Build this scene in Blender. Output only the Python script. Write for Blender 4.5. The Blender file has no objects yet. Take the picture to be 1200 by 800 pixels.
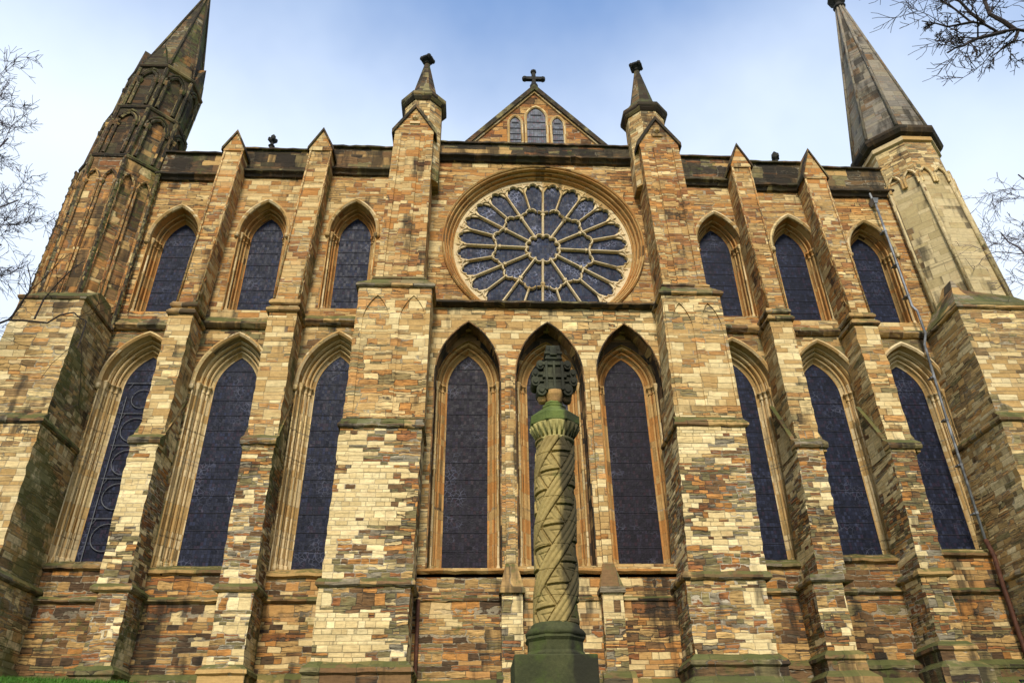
import bpy, bmesh, math, random
from mathutils import Vector, Matrix
from mathutils.geometry import tessellate_polygon
random.seed(7)
R = math.radians
scene = bpy.context.scene
COL = scene.collection

# ------------------------------------------------------------------ camera
PITCH, ROLL, YAW = R(31.3), R(-0.863), R(-3.082)
CAM = Vector((-2.15, -28.816, 1.6))
def cam_axis(u, d, up):
    c, s = math.cos(-ROLL), math.sin(-ROLL)
    u, v = c*u - s*(-up), s*u + c*(-up)
    up = -v
    c, s = math.cos(PITCH), math.sin(PITCH)
    y, z = c*d - s*up, s*d + c*up
    c, s = math.cos(YAW), math.sin(YAW)
    return Vector((c*u - s*y, s*u + c*y, z))
rx, fw, upv = cam_axis(1, 0, 0), cam_axis(0, 1, 0), cam_axis(0, 0, 1)
cd = bpy.data.cameras.new('camera'); cam = bpy.data.objects.new('camera', cd); COL.objects.link(cam)
cam.matrix_world = Matrix(((rx.x, upv.x, -fw.x, CAM.x), (rx.y, upv.y, -fw.y, CAM.y), (rx.z, upv.z, -fw.z, CAM.z), (0, 0, 0, 1)))
cd.sensor_fit = 'HORIZONTAL'; cd.sensor_width = 36; cd.lens = 890/1200*36
cd.clip_start = .1; cd.clip_end = 3000
scene.camera = cam

# ------------------------------------------------------------------ light
SUN_EL, SUN_AZ = R(38), R(-5)          # azimuth measured from straight in front of the facade (-y), negative = left
to_sun = Vector((math.sin(SUN_AZ)*math.cos(SUN_EL), -math.cos(SUN_AZ)*math.cos(SUN_EL), math.sin(SUN_EL)))
sl = bpy.data.lights.new('sun', 'SUN'); sl.energy = 1.5; sl.angle = R(12); sl.color = (1, .93, .82)
so = bpy.data.objects.new('sun', sl); COL.objects.link(so)
so.rotation_euler = (-to_sun).to_track_quat('-Z', 'Y').to_euler(); so.location = (-40, -60, 60)

scene.view_settings.view_transform = 'Standard'; scene.view_settings.look = 'None'
scene.view_settings.exposure = 1.42; scene.view_settings.gamma = 1.0; scene.view_settings.use_curve_mapping = False

# ------------------------------------------------------------------ node helper
class NT:
    def __init__(s, tree): s.t = tree; s.n = tree.nodes; s.l = tree.links
    def node(s, typ, **kw):
        n = s.n.new(typ)
        for k, v in kw.items(): setattr(n, k, v)
        return n
    def set(s, sock, v):
        if isinstance(v, bpy.types.NodeSocket): s.l.new(v, sock)
        elif isinstance(v, (tuple, list)) and len(v) == 3 and sock.type == 'RGBA': sock.default_value = (*v, 1)
        else: sock.default_value = v
    def m(s, op, a, b=0.0, c=0.0, clamp=False):
        n = s.node('ShaderNodeMath', operation=op, use_clamp=clamp)
        s.set(n.inputs[0], a); s.set(n.inputs[1], b); s.set(n.inputs[2], c)
        return n.outputs[0]
    def xyz(s, x, y, z):
        n = s.node('ShaderNodeCombineXYZ')
        for i, v in enumerate((x, y, z)): s.set(n.inputs[i], v)
        return n.outputs[0]
    def sep(s, v):
        n = s.node('ShaderNodeSeparateXYZ'); s.set(n.inputs[0], v); return n.outputs
    def noise(s, vec, scale=1, detail=2, rough=.5, dim='3D', w=None):
        n = s.node('ShaderNodeTexNoise', noise_dimensions=dim)
        if vec is not None: s.set(n.inputs['Vector'], vec)
        if w is not None: s.set(n.inputs['W'], w)
        n.inputs['Scale'].default_value = scale; n.inputs['Detail'].default_value = detail; n.inputs['Roughness'].default_value = rough
        return n.outputs[0]
    def white(s, vec=None, w=None, dim='2D'):
        n = s.node('ShaderNodeTexWhiteNoise', noise_dimensions=dim)
        if vec is not None: s.set(n.inputs['Vector'], vec)
        if w is not None: s.set(n.inputs['W'], w)
        return n.outputs['Value'], n.outputs['Color']
    def mix(s, fac, a, b, blend='MIX'):
        n = s.node('ShaderNodeMix', data_type='RGBA', blend_type=blend)
        s.set(n.inputs['Factor'], fac); s.set(n.inputs['A' if False else 6], a); s.set(n.inputs[7], b)
        return n.outputs[2]
    def ramp(s, fac, stops, interp='LINEAR'):
        n = s.node('ShaderNodeValToRGB'); cr = n.color_ramp; cr.interpolation = interp
        while len(cr.elements) < len(stops): cr.elements.new(.5)
        for e, (p, c) in zip(cr.elements, stops):
            e.position = p; e.color = (*c, 1) if len(c) == 3 else c
        s.set(n.inputs[0], fac); return n.outputs[0]
    def smooth(s, v, a, b):
        n = s.node('ShaderNodeMapRange', interpolation_type='SMOOTHSTEP')
        s.set(n.inputs[0], v); n.inputs[1].default_value = a; n.inputs[2].default_value = b
        return n.outputs[0]
def new_mat(name):
    m = bpy.data.materials.new(name); m.use_nodes = True
    t = NT(m.node_tree); b = t.n['Principled BSDF']
    return m, t, b
def gray(v): return (v, v, v)

# ------------------------------------------------------------------ world
w = bpy.data.worlds.new('World'); scene.world = w; w.use_nodes = True
t = NT(w.node_tree); bg = t.n['Background']
sky = t.node('ShaderNodeTexSky', sky_type='NISHITA'); sky.sun_disc = False
sky.sun_elevation = SUN_EL; sky.sun_rotation = math.atan2(to_sun.x, to_sun.y)
sky.air_density = 1.2; sky.dust_density = 1.5; sky.ozone_density = 2.0
dirv = t.node('ShaderNodeTexCoord').outputs['Generated']
dx, dy, dz = t.sep(dirv)
# thin cloud veil: thickest low and to the left, torn by noise
n1 = t.noise(dirv, 2.2, 5, .55); n2 = t.noise(dirv, .9, 3, .5)
veil = t.m('ADD', t.m('MULTIPLY', n1, .75), t.m('MULTIPLY', n2, .7))
veil = t.m('SUBTRACT', t.m('MULTIPLY', veil, .55), t.m('MULTIPLY', dx, .18))
veil = t.m('SUBTRACT', veil, t.m('MULTIPLY', dz, 1.9))
veil = t.smooth(veil, -1.34, -.7)
cloud = t.mix(t.noise(dirv, 3.5, 4, .5), (6.2, 7.4, 9.2), (8.2, 8.9, 9.8))
skyc = t.mix(t.m('MULTIPLY', veil, .95), t.mix(.7, sky.outputs[0], (.9, 2.45, 5.9)), cloud)
t.l.new(skyc, bg.inputs['Color']); bg.inputs['Strength'].default_value = .05

# ------------------------------------------------------------------ stone
CREAM, TAN, ORANGE, RED, BROWN, OLIVE, GREY, DARK = (.6, .44, .2), (.43, .265, .095), (.4, .178, .046), (.25, .096, .032), (.15, .082, .034), (.19, .155, .065), (.22, .185, .12), (.04, .03, .02)
def stone(name, pal, ash, h=.2, wmin=.28, wvar=.5, ash_amt=.4, soot=.2, moss=.15, mortar=(.36, .3, .2), bump=1., region=.5, side=1., joint=.012, soot_col=(.02, .016, .011), streak=1., warp=.9, thin=.4, soften=.25):
    m, t, b = new_mat(name)
    g = t.node('ShaderNodeNewGeometry'); P = g.outputs['Position']; px, py, pz = t.sep(P); nx, ny, nz = t.sep(g.outputs['True Normal'])
    ang = t.m('MULTIPLY', t.m('ROUND', t.m('DIVIDE', t.m('ARCTAN2', ny, nx), math.pi/8)), math.pi/8)
    ct, st = t.m('COSINE', ang), t.m('SINE', ang)
    u = t.m('ADD', t.m('SUBTRACT', t.m('MULTIPLY', py, ct), t.m('MULTIPLY', px, st)), t.m('MULTIPLY', ang, 3.71))
    v = pz
    pm = t.smooth(t.noise(t.xyz(u, ang, v), .36, 3, .6), .6 - .3*ash_amt, .66 - .3*ash_amt)
    wob = t.m('SUBTRACT', t.noise(t.xyz(t.m('MULTIPLY', u, 1.3), ang, t.m('MULTIPLY', v, 2.6)), 1, 2, .55), .5)
    wob = t.m('MULTIPLY', wob, t.m('SUBTRACT', 1., pm))
    vv = t.m('ADD', t.m('DIVIDE', v, h), t.m('MULTIPLY', t.noise(None, 1., 1, .5, '1D', t.m('MULTIPLY', v, 1.9)), 2.2))
    # bedding planes are not dead level
    vv = t.m('ADD', vv, t.m('MULTIPLY', wob, warp))
    r = t.m('FLOOR', vv); fv = t.m('FRACT', vv)
    rv, rc = t.white(w=r, dim='1D')
    rr, rg, rb = t.sep(rc)
    wd = t.m('ADD', t.m('MULTIPLY', rv, wvar), wmin)
    uu = t.m('ADD', t.m('DIVIDE', u, wd), t.m('MULTIPLY', rg, 31.))
    uu = t.m('ADD', uu, t.m('MULTIPLY', t.noise(t.xyz(t.m('MULTIPLY', uu, .9), t.m('MULTIPLY', r, 7.3), 0), 1, 1, .5, '2D'), 1.3))
    uu = t.m('ADD', uu, t.m('MULTIPLY', wob, warp*.35))
    i = t.m('FLOOR', uu); fu = t.m('FRACT', uu)
    av, ac = t.white(t.xyz(i, t.m('MULTIPLY', r, 1.371), 0), dim='2D')
    a1, a2, a3 = t.sep(ac)
    uc = t.m('MULTIPLY', t.m('ADD', i, t.m('MULTIPLY', rg, -31.)), wd); zc = t.m('MULTIPLY', r, h)
    bc = t.xyz(uc, ang, zc)
    an = t.m('ADD', t.noise(bc, .36, 3, .6), t.m('MULTIPLY', t.m('SUBTRACT', a2, .5), .12))
    mask = t.m('GREATER_THAN', an, .62 - .3*ash_amt)
    # some rubble stones are split into two thin courses
    split = t.m('MULTIPLY', t.m('GREATER_THAN', a1, 1-thin), t.m('SUBTRACT', 1., mask))
    f2 = t.m('MULTIPLY', fv, t.m('ADD', split, 1.)); sub = t.m('FLOOR', f2); fv = t.m('FRACT', f2)
    hh = t.m('DIVIDE', h, t.m('ADD', split, 1.))
    cv, cc = t.white(t.xyz(t.m('ADD', i, t.m('MULTIPLY', sub, .37)), t.m('MULTIPLY', r, 1.371), 0), dim='2D')
    c1, c2, c3 = t.sep(cc)
    reg = t.noise(t.xyz(uc, t.m('MULTIPLY', ang, 2.), zc), .19, 2, .5)
    sel = t.m('ADD', t.m('MULTIPLY', c1, 1 - region*.5), t.m('MULTIPLY', t.m('SUBTRACT', reg, .42), region*1.5), clamp=True)
    n = len(pal)
    colr = t.ramp(sel, [(k/max(1, n), c) for k, c in enumerate(pal)], 'CONSTANT')
    colr = t.mix(soften, colr, t.ramp(reg, [(.3, pal[0]), (.5, pal[2]), (.7, pal[1])]))
    cola = t.ramp(c3, [(k/max(1, len(ash)), c) for k, c in enumerate(ash)], 'LINEAR')
    col = t.mix(mask, colr, cola)
    bv = t.m('ADD', t.m('MULTIPLY', c2, .46), .78)
    bv = t.m('ADD', t.m('MULTIPLY', t.m('SUBTRACT', bv, 1.), t.m('SUBTRACT', 1., t.m('MULTIPLY', mask, .65))), 1.)
    # bedding streaks and grain inside a stone
    s1 = t.noise(t.xyz(t.m('MULTIPLY', u, 2.2), t.m('MULTIPLY', c1, 9.), t.m('MULTIPLY', v, 17.)), 1, 4, .65)
    s2 = t.noise(P, 9., 5, .65)
    rough_amt = t.m('SUBTRACT', 1., t.m('MULTIPLY', mask, .72))
    k = t.m('ADD', t.m('MULTIPLY', t.m('SUBTRACT', s1, .5), t.m('MULTIPLY', rough_amt, 2.6*streak)), t.m('MULTIPLY', t.m('SUBTRACT', s2, .5), .65))
    bv = t.m('MULTIPLY', bv, t.m('ADD', k, 1.), clamp=False)
    col = t.mix(1., col, t.xyz(bv, bv, bv), 'MULTIPLY')
    crack = t.m('MULTIPLY', t.m('SUBTRACT', 1., t.smooth(s1, .27, .42)), t.m('MULTIPLY', rough_amt, .75*streak))
    col = t.mix(crack, col, (.03, .022, .014))
    # hue drift inside a stone: iron staining
    iron = t.smooth(t.noise(t.xyz(t.m('MULTIPLY', u, 1.3), t.m('MULTIPLY', c3, 5.), t.m('MULTIPLY', v, 3.)), 1, 3, .6), .52, .75)
    col = t.mix(t.m('MULTIPLY', iron, .38), col, (.29, .135, .042))
    # joints
    du = t.m('MULTIPLY', t.m('MINIMUM', fu, t.m('SUBTRACT', 1., fu)), wd)
    dv = t.m('MULTIPLY', t.m('MINIMUM', fv, t.m('SUBTRACT', 1., fv)), hh)
    d = t.m('ADD', t.m('MINIMUM', du, dv), t.m('MULTIPLY', t.m('SUBTRACT', t.noise(P, 7., 3, .6), .5), t.m('MULTIPLY', rough_amt, .06)))
    jt = t.m('SUBTRACT', 1., t.smooth(d, joint*.45, joint*1.25))
    jn = t.smooth(t.noise(P, .45, 2, .5), .38, .6)
    jcol = t.mix(jn, (.05, .038, .025), mortar)
    col = t.mix(t.m('MULTIPLY', jt, t.m('ADD', t.m('MULTIPLY', mask, -.45), .85)), col, jcol)
    # soot: streaked down the wall and blotched
    sn = t.m('ADD', t.m('MULTIPLY', t.noise(t.xyz(t.m('MULTIPLY', u, 1.1), ang, t.m('MULTIPLY', v, .22)), 1, 4, .6), .6), t.m('MULTIPLY', t.noise(t.xyz(uc, 3., zc), .8, 2, .5), .4))
    sn = t.m('ADD', t.m('MULTIPLY', t.m('SUBTRACT', sn, .5), 1.5), .5)
    sf = t.smooth(sn, .64 - .36*soot, .78 - .36*soot)
    col = t.mix(t.m('MULTIPLY', sf, .8), col, soot_col)
    # moss and algae, mostly on the faces turned to the north (+x)
    north = t.smooth(nx, .3, .9)
    up_ = t.smooth(nz, .2, .6)
    mn = t.m('ADD', t.m('MULTIPLY', t.noise(P, .55, 4, .6), .7), t.m('MULTIPLY', t.noise(P, 5., 3, .6), .3))
    mn = t.m('ADD', mn, t.m('MULTIPLY', north, .13*side)); mn = t.m('ADD', mn, t.m('MULTIPLY', up_, .16))
    mn = t.m('ADD', t.m('MULTIPLY', t.m('SUBTRACT', mn, .5), 1.5), .47)
    mf = t.smooth(mn, .68 - .3*moss, .84 - .3*moss)
    mcol = t.mix(t.noise(P, 2., 3, .6), (.05, .06, .015), (.13, .135, .035))
    col = t.mix(t.m('MULTIPLY', mf, .78), col, mcol)
    t.l.new(col, b.inputs['Base Color']); b.inputs['Roughness'].default_value = .92
    b.inputs['Specular IOR Level'].default_value = .25
    hgt = t.m('ADD', t.m('MULTIPLY', t.m('SUBTRACT', 1., jt), .55), t.m('MULTIPLY', c3, t.m('MULTIPLY', rough_amt, .5)))
    hgt = t.m('ADD', hgt, t.m('MULTIPLY', s1, t.m('MULTIPLY', rough_amt, .9)))
    hgt = t.m('ADD', hgt, t.m('MULTIPLY', s2, .35))
    bp = t.node('ShaderNodeBump'); bp.inputs['Strength'].default_value = .85; bp.inputs['Distance'].default_value = .05*bump
    t.l.new(hgt, bp.inputs['Height']); t.l.new(bp.outputs[0], b.inputs['Normal'])
    return m
M = {}
M['wall'] = stone('masonry_warm', [TAN, ORANGE, TAN, RED, TAN, ORANGE, CREAM, BROWN, ORANGE], [CREAM, TAN, ORANGE, CREAM], h=.19, wmin=.4, wvar=.7, ash_amt=.24, soot=.18, moss=.05, soften=.2)
M['gable'] = stone('masonry_gable', [BROWN, RED, ORANGE, DARK, TAN, BROWN], [TAN, ORANGE], h=.27, wmin=.6, wvar=.8, ash_amt=.1, soot=.34, moss=.12)
M['wall_low'] = stone('masonry_brown', [BROWN, TAN, ORANGE, DARK, TAN, RED, OLIVE, ORANGE, TAN], [TAN, ORANGE, CREAM], h=.18, wmin=.32, wvar=.5, ash_amt=.16, soot=.3, moss=.25, soften=.12, mortar=(.34, .28, .18))
M['wall_mid'] = stone('masonry_olive', [TAN, OLIVE, BROWN, ORANGE, TAN, OLIVE], [CREAM, TAN, OLIVE], h=.2, wmin=.35, wvar=.5, ash_amt=.24, soot=.28, moss=.36)
M['butt_low'] = stone('masonry_patched', [TAN, OLIVE, BROWN, ORANGE, GREY, RED, CREAM, OLIVE, TAN, ORANGE], [(.74, .58, .3), (.7, .54, .27), (.6, .44, .2)], h=.17, wmin=.24, wvar=.4, ash_amt=.3, soot=.12, moss=.12, mortar=(.5, .42, .29), soften=.1, warp=1.2, thin=.55, streak=1.35)
M['butt_mid'] = stone('masonry_tan', [TAN, ORANGE, CREAM, TAN, OLIVE, ORANGE, CREAM], [(.7, .54, .27), CREAM, TAN], h=.21, wmin=.32, wvar=.5, ash_amt=.32, soot=.12, moss=.08, soften=.2)
M['butt_top'] = stone('masonry_orange', [TAN, ORANGE, TAN, RED, CREAM, TAN, ORANGE, CREAM], [CREAM, TAN, CREAM, ORANGE], h=.2, wmin=.35, wvar=.5, ash_amt=.22, soot=.16, moss=.04, soften=.2)
M['corner'] = stone('masonry_corner', [OLIVE, TAN, CREAM, BROWN, ORANGE, TAN, CREAM, GREY], [CREAM, (.66, .52, .28), TAN], h=.2, wmin=.28, wvar=.5, ash_amt=.32, soot=.18, moss=.2, warp=1.1)
M['dark'] = stone('masonry_sooty', [BROWN, DARK, OLIVE, DARK, DARK, RED], [OLIVE, BROWN, TAN], h=.3, wmin=.6, wvar=.8, ash_amt=.12, soot=.5, moss=.34)
M['turret_dirty'] = stone('masonry_turret_dirty', [BROWN, ORANGE, TAN, RED, BROWN, OLIVE], [TAN, ORANGE, CREAM], h=.3, wmin=.5, wvar=.5, ash_amt=.18, soot=.42, moss=.14)
M['turret_sooty'] = stone('masonry_turret_sooty', [BROWN, ORANGE, OLIVE, DARK, BROWN, OLIVE, DARK], [TAN, BROWN, OLIVE], h=.3, wmin=.5, wvar=.5, ash_amt=.1, soot=.8, moss=.16)
M['ledge_moss'] = stone('mossy_ledge', [OLIVE, BROWN, DARK, TAN], [OLIVE, BROWN, TAN], h=.6, wmin=.6, wvar=.7, ash_amt=.2, soot=.4, moss=.68, bump=.8)
M['turret_clean'] = stone('masonry_turret_clean', [CREAM, TAN, BROWN, CREAM, OLIVE], [(.5, .39, .2), (.54, .42, .22), (.42, .32, .15)], h=.36, wmin=.5, wvar=.4, ash_amt=.85, soot=.3, moss=.16, bump=.4, streak=.5, warp=.3, thin=.1)
M['spire'] = stone('masonry_spire', [GREY, BROWN, (.17, .145, .11), GREY], [GREY, (.25, .21, .15), (.18, .155, .12)], h=.34, wmin=.6, wvar=.6, ash_amt=.55, soot=.26, moss=.1, bump=.6, warp=.3, thin=.1)
M['spire_dark'] = stone('masonry_spire_dark', [DARK, BROWN, OLIVE, DARK], [OLIVE, DARK, BROWN], h=.3, wmin=.5, wvar=.5, ash_amt=.3, soot=.75, moss=.3, bump=.6, warp=.4)
M['trim'] = stone('dressed_stone', [CREAM, TAN, CREAM, TAN], [(.64, .5, .28), (.58, .43, .22), TAN], h=.55, wmin=1.5, wvar=1., ash_amt=.62, soot=.06, moss=.02, side=0., bump=.3, streak=.4, joint=.01, warp=.2, thin=0.)
M['trim_orange'] = stone('dressed_stone_orange', [TAN, ORANGE, TAN, (.4, .22, .07)], [TAN, (.46, .28, .1), ORANGE], h=.5, wmin=1.5, wvar=1., ash_amt=.5, soot=.14, moss=.02, side=0., bump=.3, streak=.4, joint=.01, warp=.2, thin=0.)
M['soffit'] = stone('shaded_soffit_stone', [BROWN, (.2, .1, .04), TAN, DARK], [BROWN, (.26, .14, .055), DARK], h=.4, wmin=1., wvar=1., ash_amt=.4, soot=.5, moss=.02, bump=.4, streak=.6, warp=.2, thin=0.)  # shade under the deep central arches, put into the colour as dark stone
M['ledge'] = stone('weathered_ledge', [OLIVE, GREY, BROWN, TAN, OLIVE], [OLIVE, BROWN, TAN], h=.6, wmin=.6, wvar=.7, ash_amt=.3, soot=.36, moss=.3, bump=.7, warp=.5, thin=.3)
M['ledge_dark'] = stone('blackened_ledge', [DARK, BROWN, OLIVE], [DARK, OLIVE], h=.6, wmin=.9, wvar=.8, ash_amt=.15, soot=.75, moss=.2, bump=.5)
M['tracery'] = stone('tracery_stone', [CREAM, TAN, CREAM], [(.58, .44, .23), (.63, .49, .28)], h=.7, wmin=1.4, wvar=1., ash_amt=.7, soot=.04, moss=0., side=0., bump=.2, streak=.3, warp=.1, thin=0.)

def glass_mat(name, base, vary, tint=(.034, .034, .062), pat=.4):
    m, t, b = new_mat(name)
    g = t.node('ShaderNodeNewGeometry'); P = g.outputs['Position']; px, py, pz = t.sep(P)
    qx, qz = t.m('MULTIPLY', px, 9.), t.m('MULTIPLY', pz, 6.5)
    cv, cc = t.white(t.xyz(t.m('FLOOR', qx), t.m('FLOOR', qz), 0), dim='2D')
    c1, c2, c3 = t.sep(cc)
    # painted and leaded patterns seen faintly through the wire guard
    vo = t.node('ShaderNodeTexVoronoi', feature='DISTANCE_TO_EDGE'); t.l.new(P, vo.inputs['Vector']); vo.inputs['Scale'].default_value = 5.5
    ln = t.m('SUBTRACT', 1., t.smooth(vo.outputs['Distance'], .015, .07))
    big = t.noise(P, .8, 3, .55)
    col = t.mix(t.m('MULTIPLY', c1, .9), base, tint)
    col = t.mix(t.m('MULTIPLY', t.m('GREATER_THAN', c3, .86), .8), col, (tint[0]*1.25, tint[1]*.75, tint[2]*.75))
    col = t.mix(t.m('MULTIPLY', t.m('GREATER_THAN', c2, .88), .8), col, (tint[0]*1.4, tint[1]*1.5, tint[2]*1.55))
    cam_ = t.m('MINIMUM', t.m('FRACT', qx), t.m('FRACT', qz)); col = t.mix(t.m('MULTIPLY', t.m('LESS_THAN', cam_, .16), .6), col, (.008, .008, .01))
    col = t.mix(t.smooth(t.noise(P, 2.6, 3, .6), .48, .68), col, vary)
    col = t.mix(t.m('MULTIPLY', t.m('MULTIPLY', ln, t.smooth(big, .5, .68)), pat), col, (.17, .18, .25))
    t.l.new(col, b.inputs['Base Color'])
    t.l.new(t.m('ADD', t.m('MULTIPLY', c2, .25), .4), b.inputs['Roughness'])
    b.inputs['Specular IOR Level'].default_value = .1
    bp = t.node('ShaderNodeBump'); bp.inputs['Strength'].default_value = .5; bp.inputs['Distance'].default_value = .02
    vm = t.node('ShaderNodeVectorMath', operation='MULTIPLY_ADD'); t.l.new(cc, vm.inputs[0]); vm.inputs[1].default_value = (.06, .0, .06); vm.inputs[2].default_value = (-.03, 0, -.03)
    va = t.node('ShaderNodeVectorMath', operation='ADD'); t.l.new(vm.outputs[0], va.inputs[0]); t.l.new(g.outputs['Normal'], va.inputs[1])
    vn = t.node('ShaderNodeVectorMath', operation='NORMALIZE'); t.l.new(va.outputs[0], vn.inputs[0]); t.l.new(vn.outputs[0], bp.inputs['Normal'])
    t.l.new(t.noise(P, 14., 2), bp.inputs['Height']); t.l.new(bp.outputs[0], b.inputs['Normal'])
    return m
M['glass'] = glass_mat('leaded_glass', (.007, .009, .017), (.015, .018, .034), (.022, .025, .045))
M['glass_c'] = glass_mat('leaded_glass_brown', (.009, .008, .011), (.016, .013, .019), (.022, .018, .026))
M['glass_rose'] = glass_mat('leaded_glass_rose', (.008, .011, .024), (.03, .036, .06), (.024, .03, .052), pat=1.4)
M['glass_gable'] = glass_mat('leaded_glass_pale', (.09, .095, .1), (.16, .17, .19), (.12, .12, .14))
def plain(name, col, rough=.7, spec=.3, metal=0., var=.25, scale=6., bump=.01, col2=None):
    m, t, b = new_mat(name)
    P = t.node('ShaderNodeNewGeometry').outputs['Position']
    n = t.noise(P, scale, 4, .6)
    c2 = col2 or tuple(c*(1-var) for c in col)
    t.l.new(t.mix(t.smooth(n, .35, .65), col, c2), b.inputs['Base Color'])
    b.inputs['Roughness'].default_value = rough; b.inputs['Specular IOR Level'].default_value = spec; b.inputs['Metallic'].default_value = metal
    bp = t.node('ShaderNodeBump'); bp.inputs['Strength'].default_value = .6; bp.inputs['Distance'].default_value = bump
    t.l.new(t.noise(P, scale*4, 4, .6), bp.inputs['Height']); t.l.new(bp.outputs[0], b.inputs['Normal'])
    return m
M['bar'] = plain('iron_bar', (.045, .045, .055), .8, .1)
M['lead'] = plain('pale_lead', (.13, .135, .15), .7)
M['pipe'] = plain('painted_pipe', (.3, .31, .32), .5, .4, 0, .5, 1.5, .004, (.1, .1, .1))
M['rust'] = plain('rusty_pipe', (.12, .045, .022), .75, .3, 0, .5, 4.)
M['iron'] = plain('blackened_stone', (.045, .04, .032), .9, .2, 0, .5, 5., .03, (.02, .02, .018))
M['void'] = plain('dark_recess', (.012, .012, .018), .9, .1)
M['lead_roof'] = plain('lead_roof', (.12, .12, .12), .6)
M['bark'] = plain('bark', (.05, .037, .03), .9, .15, 0, .5, 8., .02, (.028, .022, .02))
M['bark_far'] = plain('bark_pale', (.11, .09, .095), .9, .15, 0, .5, 8., .02, (.075, .062, .07))
M['grass_blade'] = plain('grass_blade', (.07, .16, .015), .7, .2, 0, .5, 2., .01, (.04, .11, .012))
M['turf'] = plain('turf', (.06, .11, .02), .95, .1, 0, .5, 1.2, .03, (.05, .065, .02))

# ------------------------------------------------------------------ mesh helper
class MB:
    def __init__(s): s.v = []; s.f = []; s.pieces = []
    def add(s, vs, fs):
        s.pieces.append((list(vs), list(fs)))
        o = len(s.v); s.v += [tuple(p) for p in vs]; s.f += [tuple(i+o for i in f) for f in fs]
    def hexa(s, b, t_):                       # four bottom points, four top points (counter-clockwise from above)
        s.add(list(b)+list(t_), [(3, 2, 1, 0), (4, 5, 6, 7), (0, 1, 5, 4), (1, 2, 6, 5), (2, 3, 7, 6), (3, 0, 4, 7)])
    def box(s, x0, x1, y0, y1, z0, z1):
        s.hexa([(x0, y0, z0), (x1, y0, z0), (x1, y1, z0), (x0, y1, z0)], [(x0, y0, z1), (x1, y0, z1), (x1, y1, z1), (x0, y1, z1)])
    def rough_box(s, x0, x1, y0, y1, z0, z1, x0t=None, x1t=None, j=.022, step=.34, y0t=None):
        j *= 1.2; step *= .7
        """a block of masonry whose corners wander a little from course to course"""
        x0t = x0 if x0t is None else x0t; x1t = x1 if x1t is None else x1t; y0t = y0 if y0t is None else y0t
        n = max(1, int((z1-z0)/step)); rows = []
        for k in range(n+1):
            a = k/n; z = z0+(z1-z0)*a; e = 0 if k in (0, n) else j
            xa, xb, ya = x0+(x0t-x0)*a, x1+(x1t-x1)*a, y0+(y0t-y0)*a
            rows.append([(xa+random.uniform(-e, e), ya+random.uniform(-e, e), z), (xb+random.uniform(-e, e), ya+random.uniform(-e, e), z), (xb, y1, z), (xa, y1, z)])
        vs = [p for r in rows for p in r]; fs = [(3, 2, 1, 0), tuple(4*n+i for i in range(4))]
        for k in range(n):
            for i in range(4):
                a, b = 4*k+i, 4*k+(i+1) % 4; fs.append((a, b, b+4, a+4))
        s.add(vs, fs)
    def prism_x(s, prof, x0, x1, j=.02):      # closed (y,z) profile swept along x, its edge worn unevenly
        n = len(prof); m_ = max(1, int(abs(x1-x0)/.3)); vs = []
        for k in range(m_+1):
            e = 0 if k in (0, m_) else j
            oy, oz = random.uniform(-e, e), random.uniform(-e, e)
            for y, z in prof: vs.append((x0+(x1-x0)*k/m_, y+oy+random.uniform(-e, e)*.4, z+oz+random.uniform(-e, e)*.4))
        s.add(vs, [tuple(range(n))[::-1], tuple(m_*n+i for i in range(n))]+[(k*n+i, k*n+(i+1) % n, (k+1)*n+(i+1) % n, (k+1)*n+i) for k in range(m_) for i in range(n)])
    def prism_y(s, prof, y0, y1):             # closed (x,z) profile swept along y
        n = len(prof)
        s.add([(x, y0, z) for x, z in prof]+[(x, y1, z) for x, z in prof],
              [tuple(range(n)), tuple(range(n, 2*n))[::-1]]+[(i, n+i, n+(i+1) % n, (i+1) % n) for i in range(n)])
    def around(s, x0, x1, yf, yw, prof):      # a moulding returned round three sides of a projecting block; prof = [(out, z)...] closed
        n = len(prof); rings = []
        cs = [(x0, yw, -1, 0), (x0, yf, -1, -1), (x1, yf, 1, -1), (x1, yw, 1, 0)]
        for q, (a_, b_) in enumerate(zip(cs, cs[1:])):
            L = math.hypot(b_[0]-a_[0], b_[1]-a_[1]); m_ = max(1, int(L/.3))
            for k in range(m_+(1 if q == 2 else 0)):
                f = k/m_; e = 0 if k in (0, m_) else .018; oo, oz = random.uniform(-e, e), random.uniform(-e, e)
                cx, cy = a_[0]+(b_[0]-a_[0])*f, a_[1]+(b_[1]-a_[1])*f
                if k == 0: sx, sy = a_[2], a_[3]
                elif k == m_: sx, sy = b_[2], b_[3]
                else: sx, sy = ((-1, -f), (-1+2*f, -1), (1, -1+f))[q]
                rings.append([(cx+sx*(o+oo), cy+sy*(o+oo), z+oz+random.uniform(-e, e)*.4) for o, z in prof])
        fs = []; nr = len(rings)
        for k in range(nr-1):
            for i in range(n):
                fs.append((k*n+i, k*n+(i+1) % n, (k+1)*n+(i+1) % n, (k+1)*n+i))
        fs += [tuple(range(n))[::-1], tuple(range((nr-1)*n, nr*n))]
        s.add([p for r in rings for p in r], fs)
    def lathe(s, cx, cy, prof, n=16, rot=0., caps=True):   # prof = [(r,z)...]; centre may be (x per z) callable
        m_ = len(prof); vs = []
        for r, z in prof:
            ax = cx(z) if callable(cx) else cx
            for k in range(n):
                a = rot+2*math.pi*k/n; vs.append((ax+r*math.cos(a), cy+r*math.sin(a), z))
        fs = [(i*n+k, i*n+(k+1) % n, (i+1)*n+(k+1) % n, (i+1)*n+k) for i in range(m_-1) for k in range(n)]
        if caps: fs += [tuple(range(n))[::-1], tuple((m_-1)*n+k for k in range(n))]
        s.add(vs, fs)
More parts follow.
